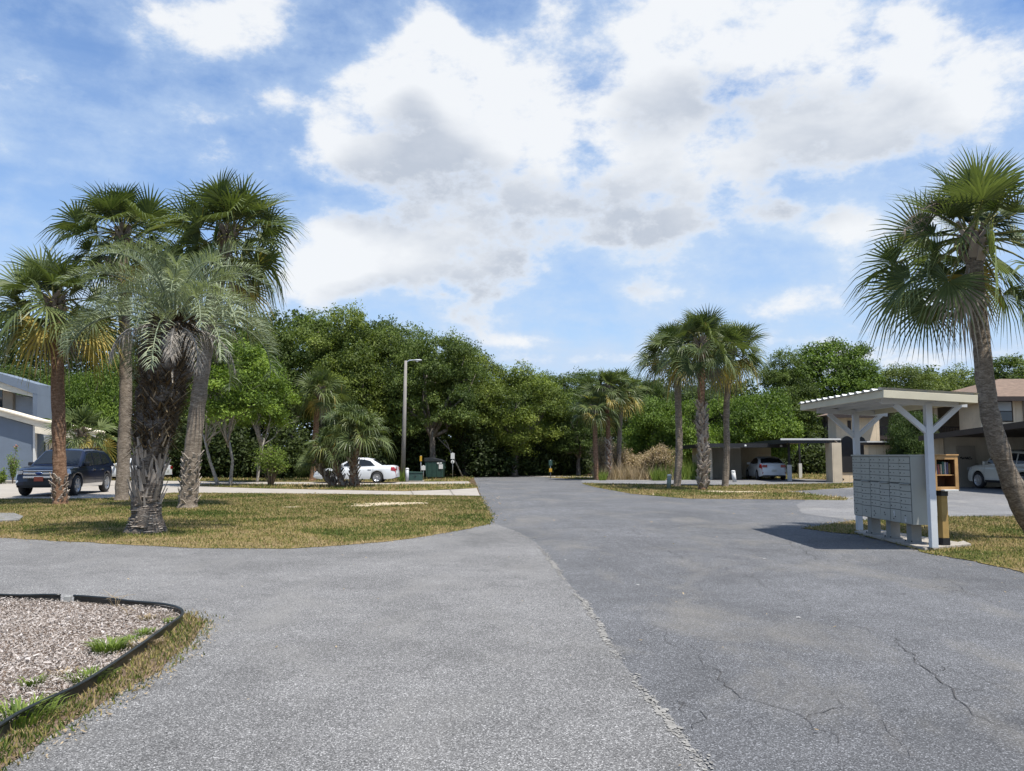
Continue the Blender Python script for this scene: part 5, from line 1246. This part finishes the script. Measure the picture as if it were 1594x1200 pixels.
    B('recess_shade', BLK2, 1430, 1447, 690, 752, 44, .3)  # flat black slab standing in for the shade inside a recess
beige()
def carport(nm, label, walls, roof, posts, roofmat=BLK2):
    x0, x1, y0, y1, z0, z1 = roof; e = empty(nm, ((x0 + x1) / 2, (y0 + y1) / 2, 0), 0, label, 'carport', 'carports')
    for (n_, m_, a) in walls:
        mb = MB(); mb.box(*a); off(mb, e).build(n_, m_, e)
    mb = MB(); mb.add([(x0, y0, z0), (x1, y0, z0), (x1, y1, z1), (x0, y1, z1), (x0, y0, z0 + .1), (x1, y0, z0 + .1), (x1, y1, z1 + .1), (x0, y1, z1 + .1)], [(0, 3, 2, 1), (4, 5, 6, 7), (0, 1, 5, 4), (1, 2, 6, 5), (2, 3, 7, 6), (3, 0, 4, 7)]); off(mb, e).build('roof', roofmat, e)
    mb = MB(); mb.add([(x0 - .04, y0 - .06, z0 - .14), (x1 + .04, y0 - .06, z0 - .14), (x1 + .04, y0 - .003, z0 - .14), (x0 - .04, y0 - .003, z0 - .14), (x0 - .04, y0 - .06, z0 + .12), (x1 + .04, y0 - .06, z0 + .12), (x1 + .04, y0 - .003, z0 + .12), (x0 - .04, y0 - .003, z0 + .12)], [(0, 3, 2, 1), (4, 5, 6, 7), (0, 1, 5, 4), (1, 2, 6, 5), (2, 3, 7, 6), (3, 0, 4, 7)])
    mb.add([(x0 - .05, y0, z0 - .14), (x0 - .003, y0, z0 - .14), (x0 - .003, y1, z1 - .14), (x0 - .05, y1, z1 - .14), (x0 - .05, y0, z0 + .12), (x0 - .003, y0, z0 + .12), (x0 - .003, y1, z1 + .12), (x0 - .05, y1, z1 + .12)], [(0, 3, 2, 1), (4, 5, 6, 7), (0, 1, 5, 4), (1, 2, 6, 5), (2, 3, 7, 6), (3, 0, 4, 7)])
    off(mb, e).build('fascia', BRN if roofmat is BRN else BLK2, e)
    for (px, py) in posts:
        mb = MB(); mb.box(px - .06, px + .06, py - .06, py + .06, 0, z0 - .02); p = off(mb, e).build('post', BLK2, e)
        w = MB(); w.box(px - .11, px + .11, py - .11, py + .11, 0, 1.0); off(w, e).build('post_wrap', WHTRIM, p, bevel=.01)
    return e
xl = X(1098, 52); xr = X(1226, 50)
c1 = carport('carport', 'low black roofed carport with beige walls sheltering a white sedan', [('back_wall', BEI2, (xl + .15, X(1202, 56), 56.2, 56.4, 0, 2.1)), ('side_wall', BEI2, (xl + .1, xl + .25, 51.2, 56.2, 0, 2.1)), ('storage_wall', siding('pale storage siding', (.42, .37, .29), pitch=2), (xl + .25, X(1150, 54), 53.4, 53.6, 0, 2.08))], (xl - .4, xr, 50.2, 56.8, 2.2, 2.15), [])
mb = MB(); mb.box(X(1140, 50), X(1160, 50), 51.0, 51.06, 2.02, 2.06); off(mb, c1).build('conduit', WHTRIM, c1)
for px in (1161, 1217):
    l = MB(); l.lathe([(.0001, 0), (.07, 0), (.07, .12), (.0001, .14)], 10, Matrix.Translation((X(px, 50), 50.02, 2.1)) ); off(l, c1).build('lamp', WHTRIM, c1)
carport('carport', 'black flat canopy on white wrapped posts beside the beige tower', [('storage_wall', siding('storage wall beige', (.66, .56, .42), pitch=1.6), (X(1288.5, 47), X(1303, 47), 46.3, 47.3, 0, 2.30))], (X(1217, 48), X(1309, 46.6), 46.7, 56.5, 2.42, 2.30), [(X(1228.5, 48.8), 48.8), (X(1246.5, 55), 55.2)])
mb = MB(); mb.box(X(1216, 46.6), X(1310, 46.6), 46.58, 46.635, 2.46, 2.56); tag(mb.build('roof_edge_strip', WHTRIM), 'white metal edge along the flat canopy beside the tower', 'trim')
dp = MB(); xa = X(1306.5, 46.5); dp.tube([(xa - .25, 46.45, 2.4), (xa, 46.45, 2.2), (xa + .02, 46.45, .3), (xa + .15, 46.35, .15)], .07, 8); tag(dp.build('downpipe', BRN), 'brown downpipe on the corner of the beige tower', 'downpipe')
c3 = carport('carport', 'brown roofed carport with ribbed beige back wall sheltering the white suv', [('back_wall', BEI2, (X(1470.5, 39.9), 34, 39.9, 40.1, 0, 2.7)), ('corner_wall', BEI, (X(1447, 39.8), X(1470, 39.8), 39.8, 40.2, 0, 2.42)), ('far_wall', BEI2, (33.5, 34, 28, 39.9, 0, 2.7))], (X(1447, 40) - .15, 34.2, 27.5, 40.6, 3.06, 2.44), [(34.0, 28.2)], BRN)
mb = MB(); mb.box(X(1489, 39.9), X(1518, 39.9), 39.84, 39.9, .02, 2.05); dr = off(mb, c3).build('door', DOOR, c3, bevel=.004)
mb = MB(); c = at(1503, 713, 39.83)
for k in range(9):   # the black scrawl on the door
    mb.bar((c.x - .28 + k * .065, 39.825, c.z + .05 * math.sin(k * 2.1)), (c.x - .2 + k * .065, 39.825, c.z + .06 * math.cos(k * 2.6)), .02, .05)
off(mb, c3).build('door_lettering', BLK2, dr)
mb = MB(); mb.lathe([(.0001, 0), (.035, 0), (.035, .05), (.0001, .06)], 10, Matrix.Translation((X(1516, 39.8), 39.83, 1.0)) @ Matrix.Rotation(R(90), 4, 'X')); off(mb, c3).build('door_handle', CHR, dr)
def bollard(px, d, h, r_, lean, label, mat, name='bollard'):
    c = at(px, 720, d); e = empty(name, (c.x, d, 0), 0, label, 'post', 'short posts'); mb = MB()
    mb.tube([(0, 0, 0), (lean * h, 0, h)], r_, 12); mb.build('shaft', mat, e); m2 = MB(); m2.lathe([(r_ * 1.08, h - .02), (r_ * 1.08, h + .03), (r_ * .7, h + .07), (.0001, h + .08)], 12, Matrix.Translation((lean * h, 0, 0))); m2.build('cap', WHTRIM, e)
bollard(1143, 47, .62, .12, -.12, 'white leaning bollard before the low carport', WHTRIM)
GRN = simple('green pedestal', (.20, .26, .22), .5); bollard(1040, 37.6, .62, .10, .08, 'grey green cable pedestal with a white cap left of the three palms', GRN, 'cable_pedestal')
bollard(634, 47.5, .75, .10, .0, 'pale post between the street lamp and the green utility box', simple('pale post', (.5, .52, .54), .5))

# ------------------------------------------------------------------ street furniture
def lamp():
    d = 49.5; b0 = at(627, 747, d); H = Z(561, d); e = empty('street_lamp', (b0.x, d, 0), 0, 'tall grey concrete street lamp at the end of the left drives', 'street lamp')
    mb = MB(); mb.tube([(0, 0, 0), (.05, 0, H * .5), (.10, 0, H)], [.15, .12, .085], 12); mb.build('pole', simple('concrete pole', (.27, .25, .225), .8, var=.12, scale=2), e)
    mb = MB(); mb.tube([(.10, 0, H - .25), (.16, 0, H - .08), (.32, 0, H + .02), (.6, 0, H + .04)], .035, 8); mb.build('arm', GRW, e)
    mb = MB(); mb.lathe([(.0001, -.3), (.07, -.28), (.12, 0), (.09, .25), (.0001, .3)], 12, Matrix.Translation((.82, 0, H + .03)) @ Matrix.Rotation(R(90), 4, 'Y') @ Matrix.Diagonal((.55, 1, 1, 1))); hd = mb.build('lamp_head', simple('lamp head grey', (.5, .52, .54), .5), e)
    mb = MB(); mb.lathe([(.0001, -.08), (.08, -.05), (.1, 0), (.0001, .01)], 12, Matrix.Translation((.82, 0, H - .02))); mb.build('lens', simple('lens', (.6, .62, .6), .15), hd)
lamp()
DGR = simple('dark green metal', (.018, .055, .042), .45, var=.2); DG2 = simple('green steel', (.03, .075, .062), .5, var=.2)
def ubox():
    d = 48.3; c = at(647, 747, d); e = empty('utility_box', (c.x, d, 0), .06, 'low dark green utility box right of the street lamp', 'utility box')
    mb = MB(); mb.box(-.42, .42, -.3, .3, .06, .52); mb.build('cabinet', DG2, e, bevel=.02); mb = MB(); mb.prism([(-.45, .523), (.45, .523), (.44, .57), (-.44, .60)], -.33, .33, 'y'); mb.build('lid', DG2, e, bevel=.005)
    mb = MB(); mb.box(-.5, .5, -.36, .36, 0, .06); mb.build('pad', M_['concrete'], e)
    mb = MB(); mb.box(-.04, .04, -.33, -.3, .3, .36); mb.build('latch', BLK, e)
ubox()
def dumpster():
    d = 53; x0, x1 = at(661, 740, d).x, at(691, 740, d).x; w = x1 - x0; e = empty('dumpster', ((x0 + x1) / 2, d, 0), 0, 'dark green rubbish container with white stickers at the wood edge', 'dumpster')
    mb = MB(); mb.prism([(-w / 2 + .1, .12), (w / 2 - .08, .12), (w / 2, 1.15), (-w / 2, 1.15)], 0, 1.3, 'y'); mb.build('bin', DGR, e, bevel=.02)
    mb = MB(); mb.prism([(-w / 2 - .04, 1.155), (w / 2 + .04, 1.155), (w / 2 - .2, 1.3), (w / 2 - .8, 1.42), (-w / 2 - .04, 1.40)], -.04, 1.34, 'y'); mb.build('lid', simple('black lid', (.02, .024, .028), .4), e, bevel=.02)
    for k in range(4): mb = MB(); mb.box(-w / 2 + .2 + k * .3, -w / 2 + .25 + k * .3, -.03, 0, .16, 1.1); mb.build('rib', DGR, e)
    for (a, b_, c_, h) in ((.30, .57, .68, .30), (.18, .34, 1.0, .10), (.38, .5, 1.02, .09)):
        mb = MB(); mb.box(a, b_, -.045, -.031, c_, c_ + h); mb.build('sticker', WHTRIM, e)
    for sg in (-1, 1): mb = MB(); mb.box(sg * (w / 2 + .0) - .04, sg * w / 2 + .04, .4, .9, .7, .82); mb.build('lifting_pocket', DGR, e)
    for sx in (-1, 1): mb = MB(); mb.lathe([(.0001, -.03), (.07, -.03), (.07, .03), (.0001, .03)], 12, Matrix.Translation((sx * (w / 2 - .25), .05, .07)) @ Matrix.Rotation(R(90), 4, 'X')); mb.build('wheel', BLK, e)
dumpster()
def sign(px, d, h, plates, label, name='road_sign'):
    c = at(px, 740, d); e = empty(name, (c.x, d, 0), 0, label, 'sign', 'small signs'); mb = MB(); mb.tube([(0, 0, 0), (0, 0, h)], .028, 8); mb.build('post', simple('galvanised', (.3, .31, .32), .5, .5), e)
    for (kind, z, a, b_, mat) in plates:
        mb = MB()
        if kind == 'r': mb.box(-a, a, -.05, -.032, z - b_, z + b_)
        else: mb.lathe([(.0001, 0), (a, 0), (a, .018), (.0001, .018)], 20, Matrix.Translation((0, -.033, z)) @ Matrix.Rotation(R(90), 4, 'X'))
        pl = mb.build('plate', mat, e, bevel=.003)
        mb = MB()
        for k in range(3):
            if kind == 'r' and a > .15: mb.box(-a * .7, a * .7, -.054, -.0505, z + b_ * .5 - k * b_ * .5 - b_ * .12, z + b_ * .5 - k * b_ * .5 + b_ * .12)
        if kind == 'c': mb.box(-.02, .02, -.056, -.0515, z - .08, z + .08)
        if mb.v: mb.build('lettering', BLK, pl)
sign(704.5, 53.5, 1.75, [('r', 1.52, .13, .19, WHTRIM), ('c', 1.14, .12, .12, WHTRIM)], 'white plate over a round plate on a thin post right of the dumpster')
sign(659, 50.5, .95, [('r', .78, .13, .14, WHTRIM)], 'small white sign between the utility box and the dumpster')
YEL = simple('yellow plastic', (.6, .36, .03), .5)
sign(655, 52, 1.55, [('r', 1.36, .07, .17, YEL)], 'narrow yellow marker above the green utility box', 'marker')
sign(857, 55, 1.25, [('r', 1.05, .12, .18, DG2), ('r', .55, .1, .12, YEL)], 'small green sign with a yellow tag at the far end of the road')

# ------------------------------------------------------------------ mailbox shelter
SH = simple('white painted timber', (0.66, 0.68, 0.70), .55, var=.07, scale=2, bmp=.15)
CREAMB = simple('cream fascia board', (0.66, 0.60, 0.44), .6, var=.1, scale=2)
def corr():
    m, nt, b = newmat('corrugated sheet'); n = noise_n(nt, 1.4, 6, .6); lk(nt, ramp(nt, n, [(.3, (.52, .54, .54)), (.7, (.68, .70, .70))]), b.inputs['Base Color']); b.inputs['Roughness'].default_value = .5; b.inputs['Metallic'].default_value = .1; return m
CORR = corr()
slab = MB(); slab.prism([P(1330, 830.5), P(1380, 843), P(1440, 858), P(1512, 851), P(1500, 846), (7.95, 14.4), (7.65, 16.9)], 0.0, 0.055, 'z'); tag(slab.build('concrete_slab', M_['concrete'], bevel=.008), 'concrete slab under the mailboxes and shelter', 'slab')
def shelter():
    e = empty('mailbox_shelter', (7.05, 15.0, 0.055), 0, 'open white timber shelter with a corrugated roof over the mailboxes', 'shelter')
    P1 = (0.0, -1.5); P2 = (0.13, 1.65); zr = 2.47
    for (x, y) in (P1, P2):
        mb = MB(); mb.box(x - .055, x + .055, y - .055, y + .055, 0, zr - .055); mb.build('post', SH, e, bevel=.006)
        for sg in (-1, 1):
            mb = MB(); mb.bar((x + sg * .03, y, 1.93), (x + sg * .56, y, 2.40), .07, .085); mb.build('brace', SH, e, bevel=.004)
        zt = lambda dx: zr - .055 - .045 * (dx)
        mb = MB(); mb.bar((x - .80, y, 2.47), (x + .66, y, 2.40), .075, .11); mb.build('cross_beam', SH, e, bevel=.004)
    rf = MB(); x0, x1, y0, y1 = -.98, .56, -2.02, 1.75; n = 190; vs = []
    zz = lambda x: 2.60 - (x - x0) / (x1 - x0) * .09
    for i in range(n + 1):
        y = y0 + (y1 - y0) * i / n; ph = ((y - y0) / .30) % 1; hgt = .035 if ph < .22 else (0.0 if (ph > .32 and ph < .92) else .018)
        for x in (x0 - .05, x1 + .05): vs += [(x, y, zz(x) + .012 + hgt), (x, y, zz(x) + .008 + hgt)]
    fs = []
    for i in range(n): a = 4 * i; fs += [(a, a + 4, a + 6, a + 2), (a + 1, a + 3, a + 7, a + 5), (a, a + 1, a + 5, a + 4), (a + 2, a + 6, a + 7, a + 3)]
    rf.add(vs, fs); rf.build('roof_sheet', CORR, e)
    for k, y in enumerate((y0, y1 - .04)): mb = MB(); mb.bar((x0, y + .02, zz(x0) - .06), (x1, y + .02, zz(x1) - .06), .04, .125); mb.build('fascia', CREAMB, e, bevel=.004)
    for k, x in enumerate((x0 + .02, x1 - .02)): mb = MB(); mb.bar((x, y0 + .042, zz(x) - .06), (x, y1 - .042, zz(x) - .06), .04, .125); mb.build('fascia', CREAMB, e, bevel=.004)
    for k in range(3): x = -.58 + k * .36; mb = MB(); mb.bar((x, y0 + .045, zz(x) - .05), (x, y1 - .045, zz(x) - .05), .04, .085); mb.build('purlin', SH, e)
shelter()
CBU = simple('grey mailbox steel', (0.43, 0.435, 0.395), .5, .15, .06, 1.5); CBD = simple('mailbox door steel', (0.44, 0.45, 0.41), .45, .15, .07, 2.5); LK = simple('lock black', (.015, .015, .016), .4); CBP = simple('pedestal', (0.30, 0.295, 0.27), .6, var=.12)
def cbu(y, label, tags):
    # local: front faces -X, width runs along Y (from +Y end to -Y end, as seen left to right)
    e = empty('mailbox_unit', (7.12, y, 0.055), math.atan2(.05, 1) * 1, label, 'mailbox', 'mailbox units in a row')
    e.rotation_euler = (0, 0, R(2.0)); w = .744; dp = .42; z0, z1 = .34, 1.52; mb = MB()
    mb.box(-dp / 2, dp / 2, -w / 2, w / 2, z0, z1); cab = mb.build('cabinet', CBU, e, bevel=.005)
    mb = MB(); mb.box(-dp / 2 - .03, dp / 2 + .01, -w / 2 - .004, w / 2 + .004, z1 + .001, z1 + .03); mb.build('top_cap', CBU, cab)
    mb = MB(); mb.box(-.09, .09, -.085, .085, .02, z0 - .001); mb.box(-.12, .12, -.12, .12, 0, .02); pd = mb.build('pedestal', CBP, e, bevel=.004)
    for sy in (-.1, .1): b2 = MB(); b2.lathe([(.0001, 0), (.014, 0), (.014, .02), (.0001, .022)], 6, Matrix.Translation((-.105, sy, .02))); b2.build('bolt', LK, pd)
    xf = -dp / 2 - .004; W2 = w / 2
    mb = MB(); mb.box(-dp / 2 - .004, -dp / 2 - .0005, -w / 2 + .018, w / 2 - .018, z0 + .01, z1 - .012); mb.build('gap_shade', simple('door gap shade', (.10, .105, .10), .7), cab)  # dark plane added behind the doors, shade painted into their gaps
    def door(ya, yb, za, zb, kind):
        mb = MB(); mb.box(xf - .012, xf - .001, min(ya, yb), max(ya, yb), za, zb); d = mb.build('door', CBD, cab, bevel=.0025)
        return d
    lockm = MB(); labm = MB()
    def lock(y_, z_): lockm.lathe([(.0001, 0), (.0105, 0), (.0095, .008), (.0001, .009)], 8, Matrix.Translation((xf - .012, y_, z_)) @ Matrix.Rotation(R(-90), 4, 'Y'))
    def lab(y_, z_): labm.box(xf - .0145, xf - .0118, y_ - .012, y_ + .012, z_ - .008, z_ + .008)
    yl0, yl1 = W2 - .02, .005; yr0, yr1 = -.005, -W2 + .02; hh = .105; gap = .009
    z = z1 - .015
    for k in range(4): door(yl0, yl1, z - hh, z, 's'); lock(yl0 - .045, z - hh / 2); lab(yl0 - .17, z - hh / 2); z -= hh + gap
    z -= .02
    for k in range(4): door(yl0, yl1, z - hh, z, 's'); lock(yl0 - .045, z - hh / 2); lab(yl0 - .17, z - hh / 2); z -= hh + gap
    door(yl0, yl1, z0 + .012, z - .002, 'p'); lock(yl0 - .12, z - .09); lock(yl0 - .17, z - .13); lock(yl0 - .11, z - .17)
    z = z1 - .015
    for k in range(4): door(yr0, yr1, z - hh, z, 's'); lock(yr0 - .04, z - hh / 2); lab(yr0 - .17, z - hh / 2); z -= hh + gap
    m2 = MB(); m2.prism([(xf - .001, z + .004), (xf - .04, z - .012), (xf - .038, z - .02), (xf - .001, z - .008)], yr1 + .01, yr0 - .01, 'y'); m2.build('outgoing_slot', CBD, cab); z -= .03
    for k in range(5):
        if z - hh < z0 + .2: break
        door(yr0, yr1, z - hh, z, 's'); lock(yr0 - .04, z - hh / 2)
        if k: lab(yr0 - .17, z - hh / 2)
        z -= hh + gap
    door(yr0, yr1, z0 + .012, z - .002, 'p'); lock(yr0 - .15, z - .08); lock(yr0 - .17, z - .12)
    lockm.build('locks', LK, cab); labm.build('number_labels', simple('label grey', (.12, .13, .13), .6), cab)
    for (ty, tz) in tags: mb = MB(); mb.box(xf - .02, xf - .0125, ty - .02, ty + .02, tz - .045, tz + .045); mb.build('paper_tag', WHTRIM, cab)
cbu(15.84, 'farthest mailbox unit with the left edge of the grey row', []); cbu(15.06, 'middle mailbox unit of the grey row', []); cbu(14.28, 'nearest mailbox unit, with two white paper tags on its parcel doors', [(.22, .50), (-.17, .42)])
# little wooden book box on its post
WD = simple('orange stained wood', (0.44, 0.25, 0.095), .6, var=.28, scale=4, bmp=.2); WD2 = simple('dark wood inside', (0.16, 0.07, 0.03), .7, var=.2); TP = simple('treated post', (0.42, 0.27, 0.085), .7, var=.25, scale=3, bmp=.2)
def library():
    e = empty('book_box', (7.44, 13.9, 0.055), R(10), 'wooden book exchange box on a treated post behind the mailboxes', 'book box')
    mb = MB(); mb.box(-.06, .06, -.06, .06, .12, .93); ps = mb.build('post', TP, e, bevel=.005)
    for a, b_ in ((0, .118), (.84, .925)): mb = MB(); mb.box(-.068, .068, -.068, .068, a, b_); mb.build('black_bracket', BLK, ps)
    w = .46; x0, x1 = -.25, .23; z0, z1 = .935, 1.53; y0, y1 = -.12, .20; t = .02
    mb = MB(); mb.box(x0, x1, y1 - t, y1, z0, z1); mb.box(x0, x0 + t, y0, y1 - t, z0, z1); mb.box(x1 - t, x1, y0, y1 - t, z0, z1); mb.box(x0 + t, x1 - t, y0, y1 - t, z0, z0 + t); mb.box(x0 + t, x1 - t, y0, y1 - t, z1 - t, z1); bx = mb.build('box', WD2, e)
    mb = MB(); f = .065; yf = y0 - .022
    mb.box(x0, x0 + f, yf, y0 - .002, z0, z1); mb.box(x1 - f, x1, yf, y0 - .002, z0, z1); mb.box(x0 + f, x1 - f, yf, y0 - .002, z1 - f, z1); mb.box(x0 + f, x1 - f, yf, y0 - .002, z0, z0 + f); mb.build('frame', WD, e, bevel=.004)
    mb = MB(); mb.box(x0 - .012, x1 + .012, y0 - .035, y1 + .01, z1 + .001, z1 + .025); mb.build('roof', WD, e, bevel=.004)
    mb = MB(); mb.box(x0 + t, x1 - t, y0 + .02, y1 - t, z0 + .255, z0 + .272); mb.build('shelf', WD, bx)
    mb = MB(); mb.box(-.13, .14, y0 - .12, y0 - .023, z0 - .005, z0 + .02); mb.build('ledge', WHTRIM, e, bevel=.003)
library()
rg = random.Random(2); cols = [(.55, .55, .52), (.12, .14, .25), (.35, .10, .08), (.5, .45, .35), (.08, .2, .18), (.6, .6, .62), (.2, .18, .3), (.45, .3, .12)]
names = ['white', 'navy', 'dark red', 'tan', 'dark green', 'pale grey', 'purple', 'ochre']
for k in range(8):
    xx = 7.44 - .13 + k * .04; h = rg.uniform(.17, .23); M = Matrix.Translation((xx, 13.92 + k * .007, 1.263)) @ Matrix.Rotation(R(10), 4, 'Z') @ Matrix.Rotation(R(-6 if k < 3 else 0), 4, 'Y')
    mb = MB(); mb.box(-.014, .014, -.06, .08, 0, h, M); tag(mb.build('book', simple('book ' + names[k], cols[k], .6), bevel=.002), names[k] + ' book standing on the shelf of the wooden book box', 'book', 'books in the book box')
